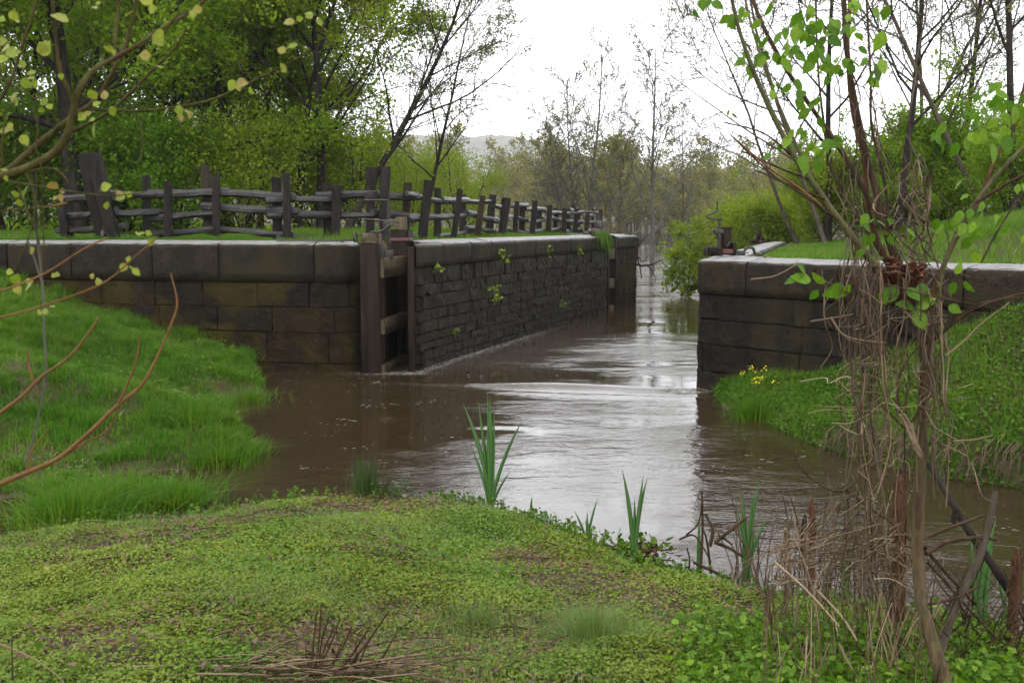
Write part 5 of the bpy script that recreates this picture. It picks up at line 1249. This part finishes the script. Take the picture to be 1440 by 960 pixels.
# torn stub: splintered slabs of heartwood
q = MB()
for _ in range(36):
    x = rng.uniform(1242, 1298); t_ = (x - 1238) / 68; top = P(x - 4 + rng.normal(0, 4), 366 + 14 * abs(t_ - .3) + rng.uniform(-6, 16), 4.60 + rng.uniform(-.05, .05)); bot = P(1272 + (x - 1266) * .45, 412 + rng.uniform(0, 14), 4.68 + rng.uniform(-.04, .04))
    timber(q, bot, top, rng.uniform(.014, .034), rng.uniform(.006, .014), 4, .004, 0, rng)
q.build("torn_stub", M["torn_wood"], tr, smooth=False, loc=b)
q = MB(); timber(q, P(1296, 640, 4.58), P(1268, 582, 4.52), .022, .01, 4, .004, 0, rng); timber(q, P(1290, 632, 4.6), P(1280, 596, 4.55), .016, .01, 3, .004, 0, rng)
q.build("torn_splinter", M["straw"], tr, smooth=False, loc=b)
# leaves, in hanging clusters
lm = MB()
def cluster(px, py, Y, n, s, spread=16):
    for _ in range(n): near_leaf(lm, px + rng.normal(0, spread), py + rng.normal(0, spread * .8), Y + rng.normal(0, .08), s * rng.uniform(.42, .8), ang=rng.uniform(-2.6, -.4))
for px, py, n, s, sp_ in ((1000, 8, 4, 32, 12), (1022, 22, 3, 26, 8), (1040, 14, 4, 26, 10), (1060, 48, 4, 32, 12), (1048, 84, 4, 30, 10), (1086, 78, 6, 40, 14), (1100, 62, 5, 36, 12), (1120, 20, 8, 32, 18), (1150, 12, 8, 30, 18), (1130, 48, 8, 38, 16), (1160, 40, 6, 32, 14), (1180, 30, 6, 28, 14), (1126, 78, 5, 40, 12), (1150, 75, 5, 32, 14), (1180, 85, 6, 28, 16), (1112, 112, 4, 30, 12), (1080, 118, 2, 22, 6), (1024, 165, 2, 20, 5), (1140, 120, 4, 28, 16), (1204, 45, 5, 28, 12), (1210, 78, 5, 30, 12), (1230, 85, 4, 34, 10), (1215, 108, 4, 32, 10), (1175, 100, 4, 28, 12), (1150, 150, 4, 28, 14), (1160, 190, 4, 28, 14), (1124, 176, 3, 24, 12), (1110, 200, 3, 24, 10), (1130, 205, 6, 28, 16), (1162, 205, 6, 26, 14), (1150, 225, 4, 24, 12), (1240, 45, 2, 40, 6), (1200, 10, 5, 28, 14), (1240, 8, 4, 28, 14),
    (1372, 142, 6, 28, 14), (1412, 145, 8, 32, 14), (1330, 180, 5, 30, 14), (1385, 170, 7, 32, 16), (1370, 190, 5, 32, 12), (1400, 190, 5, 36, 14), (1430, 140, 5, 34, 12), (1352, 300, 6, 34, 14), (1385, 305, 7, 34, 16), (1370, 330, 5, 34, 12), (1410, 330, 5, 32, 14), (1320, 320, 4, 28, 14), (1250, 320, 4, 30, 12), (1268, 325, 3, 28, 8), (1212, 345, 3, 26, 8), (1222, 305, 4, 26, 10), (1360, 265, 4, 28, 12), (1432, 262, 3, 30, 8)):
    cluster(px, py, 4.62, n, s, sp_)
for px, py, s, a in ((1140, 395, 30, 2.9), (1132, 385, 22, 2.2), (1160, 398, 24, 2.6), (1122, 392, 20, 3.4), (1150, 408, 18, -2.2), (1186, 402, 34, -2.7), (1195, 400, 30, -2.2), (1262, 402, 34, -2.2), (1275, 405, 28, -.9), (1240, 410, 24, -1.6), (1302, 400, 34, -1.4), (1298, 398, 26, -1.9), (1285, 432, 32, 2.9), (1288, 432, 30, .5), (1287, 436, 32, -1.2), (1344, 398, 22, -1.8), (1356, 395, 22, -1.0), (1334, 430, 20, -.5), (1322, 458, 18, -1.2), (1344, 385, 18, 1.2)):
    near_leaf(lm, px, py, 4.58, s, a)
lm.build("leaves", M["leaf_near"], tr, loc=b)

# ---- dead vines hanging in it
b = P(1225, 560, 4.62); vn = thing("dead_vine_tangle", "tangle of straw-coloured dead vines hanging from the broken tree", "vines", b)
def strand(q, x0, y0, x1, y1, Y, r, sway=10, n=14):
    k = 5; pts = []
    for i in range(k):
        t = i / (k - 1); pts.append((x0 + (x1 - x0) * t + (rng.normal(0, sway) if 0 < i else 0), y0 + (y1 - y0) * t + (rng.normal(0, 6) if 0 < i < k - 1 else 0), Y + rng.normal(0, .05)))
    ptube(q, pts, r, r * .6, n, 4, jit=0)
q = MB()
for _ in range(48):
    x = rng.choice([rng.normal(1212, 9), rng.normal(1240, 16), rng.uniform(1200, 1300)]); strand(q, x, rng.uniform(340, 400), x + rng.normal(0, 9), rng.uniform(450, 640), 4.62 + rng.normal(0, .07), rng.uniform(.6, 1.4), 12)
for _ in range(26):
    x = rng.normal(1228, 20); strand(q, x, rng.uniform(380, 520), x + rng.normal(-4, 14), rng.uniform(640, 800), 4.62 + rng.normal(0, .08), rng.uniform(.7, 1.4), 9)
for _ in range(24):
    x = rng.normal(1312, 8); strand(q, x, rng.uniform(420, 470), x + rng.normal(6, 10), rng.uniform(520, 720), 4.6 + rng.normal(0, .06), rng.uniform(.7, 1.3), 9)
q.build("hanging_strands", M["dead_twig"], vn, loc=b)
q = MB()
for _ in range(55):
    x = rng.uniform(1155, 1300); y = rng.uniform(60, 400); strand(q, x, y, x + rng.normal(8, 22), y + rng.uniform(60, 190), 4.75 + rng.normal(0, .09), rng.uniform(.6, 1.2), 9)
for _ in range(40):
    x = rng.normal(1282, 22); y = rng.uniform(215, 330); strand(q, x, y, x + rng.normal(0, 20), y + rng.uniform(50, 130), 4.8 + rng.normal(0, .09), rng.uniform(.7, 1.6), 12)
q.build("climbing_strands", M["dead_twig"], vn, loc=b)
q = MB()
for _ in range(60):
    x = rng.uniform(1195, 1310); y = rng.uniform(380, 620); strand(q, x, y, x + rng.normal(0, 50), y + rng.normal(20, 40), 4.6 + rng.normal(0, .08), rng.uniform(.6, 1.1), 10)
for pts in ([(1140, 452, 4.5), (1165, 448, 4.5), (1200, 442, 4.5)], [(1168, 446, 4.5), (1185, 470, 4.5), (1210, 478, 4.5), (1246, 482, 4.5)], [(1056, 393, 4.5), (1090, 388, 4.5), (1120, 372, 4.5)], [(1190, 550, 4.5), (1235, 552, 4.5)], [(1330, 500, 4.5), (1355, 480, 4.5), (1380, 455, 4.5), (1420, 425, 4.5)], [(1340, 620, 4.5), (1370, 618, 4.5), (1395, 612, 4.5)]): ptube(q, pts, 1.6, 1, None, 5)
q.build("cross_strands", M["straw"], vn, loc=b)

# ---- bent-over dead weed heap on the shore
b = G(1160, 850, .1); hp = thing("dead_weed_heap", "grey-brown heap of bent dead weed stems on the shore under the vines", "dead weeds", b)
q = MB(); q2 = MB()
for k in range(105):                               # stems fall over from the vine's foot and spread across the shore
    x0 = rng.normal(1225, 26); y0 = rng.uniform(690, 775); Y0 = 5.0 + rng.normal(0, .2); x1 = x0 - abs(rng.normal(0, 75)) + rng.normal(15, 12); y1 = rng.uniform(790, 862)
    ptube(q if k % 4 else q2, [(x0, y0, Y0), (x0 * .7 + x1 * .3, y0 + (y1 - y0) * rng.uniform(.12, .35), Y0 + rng.normal(.1, .06)), (x0 * .25 + x1 * .75, y0 + (y1 - y0) * rng.uniform(.4, .65), Y0 + rng.normal(.25, .08)), (x1, y1, Y0 + rng.normal(.35, .1))], rng.uniform(.45, 1.0), .4, 10, 4, jit=0)
for k in range(70):
    x0 = rng.uniform(1075, 1270); y0 = rng.uniform(830, 880); Y0 = 5.2 + rng.normal(0, .2); h = rng.uniform(40, 120)
    ptube(q if k % 2 else q2, [(x0, y0, Y0), (x0 + rng.normal(0, 8), y0 - h * .5, Y0), (x0 + rng.normal(6, 22), y0 - h, Y0 + rng.normal(0, .1))], rng.uniform(.6, 1.2), .5, 7, 4, jit=0)
for k in range(110):
    x0 = rng.uniform(1075, 1250); y0 = rng.uniform(755, 830) ; Y0 = 5.2 + rng.normal(0, .2); a = rng.uniform(-.5, .9)
    l = rng.uniform(30, 90); ptube(q2 if k % 2 else q, [(x0, y0, Y0), (x0 + l * .5 * cos(a), y0 - l * .5 * sin(a) - 6, Y0 + .04), (x0 + l * cos(a), y0 - l * sin(a), Y0 + .06)], .9, .5, 7, 4, jit=0)
q.build("stems", M["dead_twig"], hp, loc=b); q2.build("pale_stems", M["straw"], hp, loc=b)
b = G(1180, 930, .42); hp = thing("dead_weed_heap", "loose upright dead weed stalks among green leaves at the broken tree's foot", "dead weeds", b)
q = MB(); q2 = MB()
for k in range(125):
    x0 = rng.uniform(1070, 1320); y0 = rng.uniform(860, 985); Y0 = G(x0, y0, .36)[1]; h = rng.uniform(40, 130); dx = rng.normal(0, 26)
    ptube(q if k % 2 else q2, [(x0, y0, Y0), (x0 + dx * .4, y0 - h * .5, Y0 + rng.normal(0, .05)), (x0 + dx, y0 - h, Y0 + rng.normal(0, .1))], rng.uniform(.7, 1.4), .5, 7, 4, jit=0)
for pts in ([(1090, 790, 4.9), (1135, 830, 4.8), (1180, 880, 4.7)], [(1240, 830, 4.5), (1228, 880, 4.45), (1220, 920, 4.4), (1226, 960, 4.4)], [(1180, 905, 4.5), (1195, 935, 4.4), (1205, 950, 4.4)], [(1150, 830, 4.8), (1185, 868, 4.7), (1205, 900, 4.6)]): ptube(q, pts, 1.8, 1.2, 10, 5)
q.build("stems", M["straw"], hp, loc=b); q2.build("dark_stems", M["dead_twig"], hp, loc=b)
# leafy weeds round the foot of the tree
mb = MB()
for _ in range(800):
    x = rng.uniform(960, 1440); y = rng.uniform(842, 990); g_ = G(x, y, .32)
    if sdist(np.array([g_[0]]), np.array([g_[1]]), FG)[0] < .05: continue
    z = gh(g_[0], g_[1]); h = rng.uniform(.04, .16); n_ = rng.integers(3, 7)
    pp = np.column_stack([g_[0] + rng.normal(0, .035, n_), g_[1] + rng.normal(0, .035, n_), z + h * rng.uniform(.5, 1.1, n_)])
    leaves(mb, pp, rng.uniform(.026, .055, n_), rng, flat=.5, tmpl=LEAF6)
    V, F = tube([[g_[0], g_[1], z], [g_[0] + .01, g_[1], z + h]], [.003, .0015], 3); mb.add(V, F)
tag(mb.build("leafy_weeds", M["leaf_near"]), "broad-leaved green weeds growing around the broken tree's foot", "weeds", kind="stuff")

# ---- stumps, logs and branches by the shore
def splintered(name, label, base_px, Y, top_px, w, mt, cat="stump", lean=0):
    bb = P(*base_px, Y); t = thing(name, label, cat, bb); q = MB(); tp = P(*top_px, Y)
    for k in range(13):
        a = k / 13 * 2 * pi; o = np.array([cos(a), sin(a), 0]) * w * .33 * (1 if k else 0)
        timber(q, bb + o * 1.1 + [0, 0, -.12], bb + (tp - bb) * rng.uniform(.72, 1.0) + o * .8, w * rng.uniform(.35, .55), w * rng.uniform(.25, .4), 6, .004, 0, rng)
    q.build("splintered_wood", M[mt], t, smooth=False, loc=bb); return t
splintered("broken_stump", "reddish-brown splintered stump standing just behind the slender trunk", (1262, 840), 5.5, (1268, 662), .062, "bark_red")
splintered("broken_stake", "thin orange splintered stake standing among the dead weeds", (1142, 800), 6.0, (1142, 702), .026, "torn_wood", "stake")
splintered("broken_stump", "reddish splintered stump at the shore before the leaning cattails", (1420, 905), 5.4, (1432, 770), .05, "bark_red")
splintered("broken_stake", "short pale broken stake near the folded reeds", (1108, 770), 6.4, (1105, 742), .022, "straw", "stake")
splintered("broken_stake", "dark upright stake between the stump and the orange one", (1128, 770), 6.2, (1132, 722), .016, "bark_dark", "stake")
b = P(1440, 860, 5.6); t = thing("leaning_log", "dark bare log leaning from the shore up over the water", "log", b)
q = MB(); ptube(q, [(1480, 930, 5.4), (1440, 862, 5.5), (1400, 800, 5.6), (1362, 745, 5.7), (1330, 690, 5.8), (1305, 650, 5.9)], 7, 4.5, 20, 10); ptube(q, [(1345, 716, 5.7), (1340, 735, 5.7)], 5, 4); q.build("log", M["bark_dark"], t, loc=b)
b = P(1320, 925, 5.0); t = thing("dead_branch", "forked dead branch propped upright at the shore beside the slender trunk", "branch", b)
q = MB(); ptube(q, [(1318, 925, 5.0), (1340, 862, 5.05), (1362, 815, 5.1), (1378, 782, 5.1), (1390, 740, 5.1), (1400, 690, 5.1)], 7, 4, 22, 8)
q.build("stem", M["bark_twig"], t, loc=b); q = MB()
for pts, a in (([(1302, 778, 5.0), (1330, 762, 5.05), (1370, 756, 5.1), (1402, 758, 5.1)], 4), ([(1300, 756, 5.2), (1340, 740, 5.2), (1385, 724, 5.2)], 3), ([(1300, 850, 5.0), (1340, 842, 5.0), (1380, 822, 5.0)], 2.4), ([(1300, 770, 5.1), (1335, 810, 5.15), (1372, 850, 5.2)], 3), ([(1305, 790, 5.1), (1340, 830, 5.1), (1400, 895, 5.1), (1440, 920, 5.1)], 2.4)): ptube(q, pts, a, a * .6, None, 6)
q.build("side_branch", M["stem_dark"], t, loc=b)
b = P(1200, 690, 5.4); t = thing("dead_branch", "thin reddish twig angling over the water before the dead weeds", "branch", b)
q = MB(); ptube(q, [(1115, 634, 5.4), (1128, 660, 5.4), (1160, 685, 5.4), (1190, 688, 5.4), (1225, 655, 5.4), (1250, 645, 5.4)], 1.3, 2.0, 20, 6); ptube(q, [(1190, 688, 5.4), (1225, 715, 5.4), (1262, 740, 5.4), (1300, 780, 5.4)], 2.6, 2, None, 6); ptube(q, [(1225, 655, 5.4), (1250, 672, 5.4), (1275, 700, 5.4)], 1.6, 1.2, None, 6); q.build("stem", M["stem_dark"], t, loc=b)
# folded broken reeds in the shallows
b = G(1000, 800, 0); t = thing("broken_reeds", "brown folded reed stalks broken in the shallows by the cattails", "reeds", b)
q = MB()
for pts, r in (([(985, 812, 6.9), (988, 740, 6.9), (987, 690, 6.9)], 2.2), ([(1000, 806, 6.9), (994, 760, 6.9), (988, 742, 6.9)], 2), ([(955, 758, 6.9), (975, 752, 6.9), (988, 768, 6.9), (1000, 790, 6.9)], 1.6), ([(965, 752, 6.9), (982, 735, 6.9), (988, 700, 6.9)], 1.5), ([(1006, 762, 6.8), (1040, 735, 6.8), (1052, 726, 6.8)], 2.6), ([(1005, 762, 6.8), (1025, 770, 6.8), (1045, 782, 6.8)], 3), ([(975, 790, 6.8), (1010, 806, 6.8), (1030, 815, 6.8)], 2.4), ([(998, 768, 6.8), (1002, 745, 6.8), (992, 722, 6.8)], 3), ([(965, 820, 6.9), (970, 790, 6.9), (966, 770, 6.9)], 1.6), ([(1010, 752, 6.8), (1030, 765, 6.8)], 2)): ptube(q, pts, r, r * .7, None, 6)
q.build("stalks", M["stem_dark"], t, loc=b)
# flood litter at the water's edge
b = G(895, 775, .03); t = thing("flood_litter", "small heap of reddish flood litter at the water's edge by a cattail", "litter", b)
q = MB()
for _ in range(150):
    c = np.array([rng.normal(-.02, .11), rng.normal(0, .07), abs(rng.normal(.0, .03))]); a = rng.normal(-.35, .5); l = rng.uniform(.03, .1)
    timber(q, b + c, b + c + [l * cos(a), rng.normal(0, .02), l * sin(a) * .4 + .01], rng.uniform(.006, .013), .004, 2, .003, 0, rng)
q.build("sticks", M["bark_red"], t, smooth=False, loc=b); q = MB()
pp = b + np.column_stack([rng.normal(.0, .13, 60), rng.normal(0, .07, 60), rng.uniform(.02, .15, 60)]); leaves(q, pp, rng.uniform(.03, .06, 60), rng, flat=.4, tmpl=ROUND6); q.build("sprouts", M["bank_weed"], t, loc=b)
# dead stalk pile at the bottom
b = G(430, 945, .45); t = thing("dead_stalk_pile", "brown pile of dead stalks lying across the near bank with stubble sticking up", "dead stalks", b)
q = MB(); q2 = MB()
for _ in range(120):
    x0 = rng.uniform(330, 590); y0 = 938 + (x0 - 430) * .01 + rng.normal(0, 12); Y0 = G(x0, y0, .47)[1]; a = rng.normal(.08, .35) + (pi if rng.random() < .5 else 0); l = rng.uniform(30, 120)
    ptube(q2 if _ % 2 else q, [(x0, y0, Y0), (x0 + l * .5 * cos(a), y0 - l * .5 * sin(a) * .5 - rng.uniform(0, 7), Y0 + rng.normal(0, .05)), (x0 + l * cos(a), y0 - l * sin(a) * .5, Y0 + rng.normal(0, .08))], rng.uniform(.6, 1.3), .6, 6, 4, jit=0)
for pts in ([(110, 955, 4.5), (180, 938, 4.55), (300, 936, 4.6), (420, 940, 4.6), (560, 935, 4.6), (620, 932, 4.6)], [(150, 965, 4.5), (250, 948, 4.5), (400, 948, 4.5), (520, 940, 4.5)], [(440, 946, 4.5), (520, 930, 4.5), (600, 918, 4.5)]): ptube(q, pts, 2.4, 1.6, 24, 5)
for x0, x1, y1 in ((438, 446, 858), (442, 452, 850), (450, 470, 882), (440, 478, 870), (436, 440, 900), (462, 480, 905), (470, 520, 880), (480, 545, 862), (500, 548, 858), (446, 430, 905), (450, 462, 868), (490, 500, 900), (455, 495, 880), (520, 560, 885)):
    Y0 = G(x0, 945, .45)[1]; ptube(q2, [(x0, 952, Y0), ((x0 + x1) / 2 + rng.normal(0, 4), (952 + y1) / 2, Y0), (x1, y1, Y0 + rng.normal(0, .08))], rng.uniform(1.4, 2.4), 1.2, 8, 5)
q.build("lying_stalks", M["straw"], t, loc=b); q2.build("stubble", M["stem_dark"], t, loc=b)
q = MB(); pp = b + np.column_stack([rng.normal(.0, .28, 40), rng.normal(0, .08, 40), rng.uniform(.02, .08, 40)]); leaves(q, pp, rng.uniform(.025, .05, 40), rng, flat=.2, tmpl=LEAF6); q.build("dead_leaves", M["dead_leaf"], t, loc=b)
b = G(1200, 955, .5); 
b = G(30, 950, .5); t = thing("dead_twig", "thin dark twigs rising from the near bank's weedy corner", "twig", b); q = MB()
for pts in ([(18, 970, 4.4), (17, 930, 4.4), (17, 895, 4.4)], [(0, 905, 4.4), (40, 922, 4.4), (75, 945, 4.4), (95, 965, 4.4)], [(20, 900, 4.4), (10, 898, 4.4)]): ptube(q, pts, 1.6, 1, None, 5)
q.build("stem", M["dead_twig"], t, loc=b)

# thin dead stems standing in the shallows between the reeds and the trunk
b = G(1090, 800, 0); t = thing("dead_reeds", "sparse thin dead stems standing in the shallows behind the weed heap", "reeds", b)
q = MB()
for _ in range(60):
    x0 = rng.uniform(1030, 1260); y0 = rng.uniform(770, 830); Y0 = G(x0, y0, .02)[1]; h = rng.uniform(35, 130); dx = rng.normal(0, 26)
    ptube(q, [(x0, y0 + 8, Y0), (x0 + dx * .4, y0 - h * .55, Y0), (x0 + dx, y0 - h, Y0 + rng.normal(0, .1))], rng.uniform(.7, 1.5), .5, 7, 4, jit=0)
q.build("stems", M["dead_twig"], t, loc=b)
b = G(1380, 900, .1); t = thing("dead_brush", "tangle of thin dark twigs around the leaning log at the shore", "brush", b)
q = MB()
for _ in range(75):
    x0 = rng.uniform(1310, 1450); y0 = rng.uniform(860, 950); Y0 = 5.2 + rng.normal(0, .2); a = rng.uniform(.2, 2.9); l = rng.uniform(40, 160)
    ptube(q, [(x0, y0, Y0), (x0 + l * .5 * cos(a) + rng.normal(0, 8), y0 - l * .5 * sin(a), Y0 + rng.normal(0, .08)), (x0 + l * cos(a), y0 - l * sin(a), Y0 + rng.normal(0, .15))], rng.uniform(.7, 1.8), .6, 8, 4, jit=0)
q.build("twigs", M["stem_dark"], t, loc=b)
# ================================================================== sky, air, sun, camera
w = bpy.data.worlds.new("World"); bpy.context.scene.world = w; w.use_nodes = True
nt = w.node_tree; nt.nodes.clear()
SUN_EL, SUN_AZ = radians(52), radians(200)
sky = nt.nodes.new("ShaderNodeTexSky"); sky.sky_type = "NISHITA"; sky.sun_disc = False; sky.sun_elevation = SUN_EL; sky.sun_rotation = SUN_AZ
hs = nt.nodes.new("ShaderNodeHueSaturation"); hs.inputs["Saturation"].default_value = .25; nt.links.new(sky.outputs[0], hs.inputs["Color"])
# overcast deck: brighter overhead than at the horizon
tc = nt.nodes.new("ShaderNodeTexCoord"); sp_ = nt.nodes.new("ShaderNodeSeparateXYZ"); nt.links.new(tc.outputs["Generated"], sp_.inputs[0])
rp = ramp(nt, sp_.outputs[2], [(0.0, (9.6, 9.8, 10.2)), (.10, (12.4, 12.6, 13.1)), (.3, (14.0, 14.2, 14.8)), (1.0, (14.6, 14.7, 15.0))])
nz_ = noise(nt, 1.6, 5, .55, tc.outputs["Generated"])
cl = mixc(nt, 1.0, rp, ramp(nt, nz_, [(.3, (.90, .90, .91)), (.7, (1.06, 1.06, 1.05))]), "MULTIPLY")
mx_ = mixc(nt, .9, hs.outputs[0], cl)
bg = nt.nodes.new("ShaderNodeBackground"); bg.inputs[1].default_value = .13; nt.links.new(mx_, bg.inputs[0])
wo = nt.nodes.new("ShaderNodeOutputWorld"); nt.links.new(bg.outputs[0], wo.inputs[0])

sd = bpy.data.lights.new("sun", "SUN"); sd.energy = .9; sd.angle = radians(24); sd.color = (1, .97, .92)
so = bpy.data.objects.new("sun", sd); C.objects.link(so)
dv = Vector((sin(SUN_AZ) * cos(SUN_EL), cos(SUN_AZ) * cos(SUN_EL), sin(SUN_EL)))
so.rotation_euler = dv.to_track_quat("Z", "Y").to_euler(); so.location = (0, -10, 30)

if HAZE:
    q = MB(); x0, x1, y0, y1, z0, z1 = -1300, 1300, -90, 1500, -3.5, 98
    q.add([(x, y, z) for x in (x0, x1) for y in (y0, y1) for z in (z0, z1)], [[0, 1, 3, 2], [4, 6, 7, 5], [0, 4, 5, 1], [2, 3, 7, 6], [0, 2, 6, 4], [1, 5, 7, 3]])
    m, nt2, out = mat("haze_air")
    pv = nt2.nodes.new("ShaderNodeVolumePrincipled"); pv.inputs["Color"].default_value = (.96, .97, 1, 1); pv.inputs["Density"].default_value = HAZE; pv.inputs["Anisotropy"].default_value = .2
    nt2.links.new(pv.outputs[0], out.inputs["Volume"])
    tag(q.build("haze", m, smooth=False), "thin pale mist filling the whole valley air", "haze", kind="stuff")

cd = bpy.data.cameras.new("camera"); cam = bpy.data.objects.new("camera", cd); C.objects.link(cam)
cd.sensor_width = 23.5; cd.lens = FPX / 1440 * 23.5; cd.clip_end = 9000; cd.clip_start = .05
cam.location = (0, 0, EYE); cam.rotation_euler = (pi / 2 - TH, 0, 0)
cd.dof.use_dof = True; cd.dof.focus_distance = 13.0; cd.dof.aperture_fstop = 5.0
sc = bpy.context.scene; sc.camera = cam
sc.view_settings.view_transform = "Standard"; sc.view_settings.look = "None"; sc.view_settings.exposure = EXPO; sc.view_settings.gamma = 1
sc.render.engine = "CYCLES"
cy = sc.cycles; cy.max_bounces = 6; cy.diffuse_bounces = 3; cy.glossy_bounces = 3; cy.transmission_bounces = 4; cy.volume_bounces = 1; cy.transparent_max_bounces = 6
cy.use_denoising = True; cy.caustics_reflective = False; cy.caustics_refractive = False
cy.volume_max_steps = 64
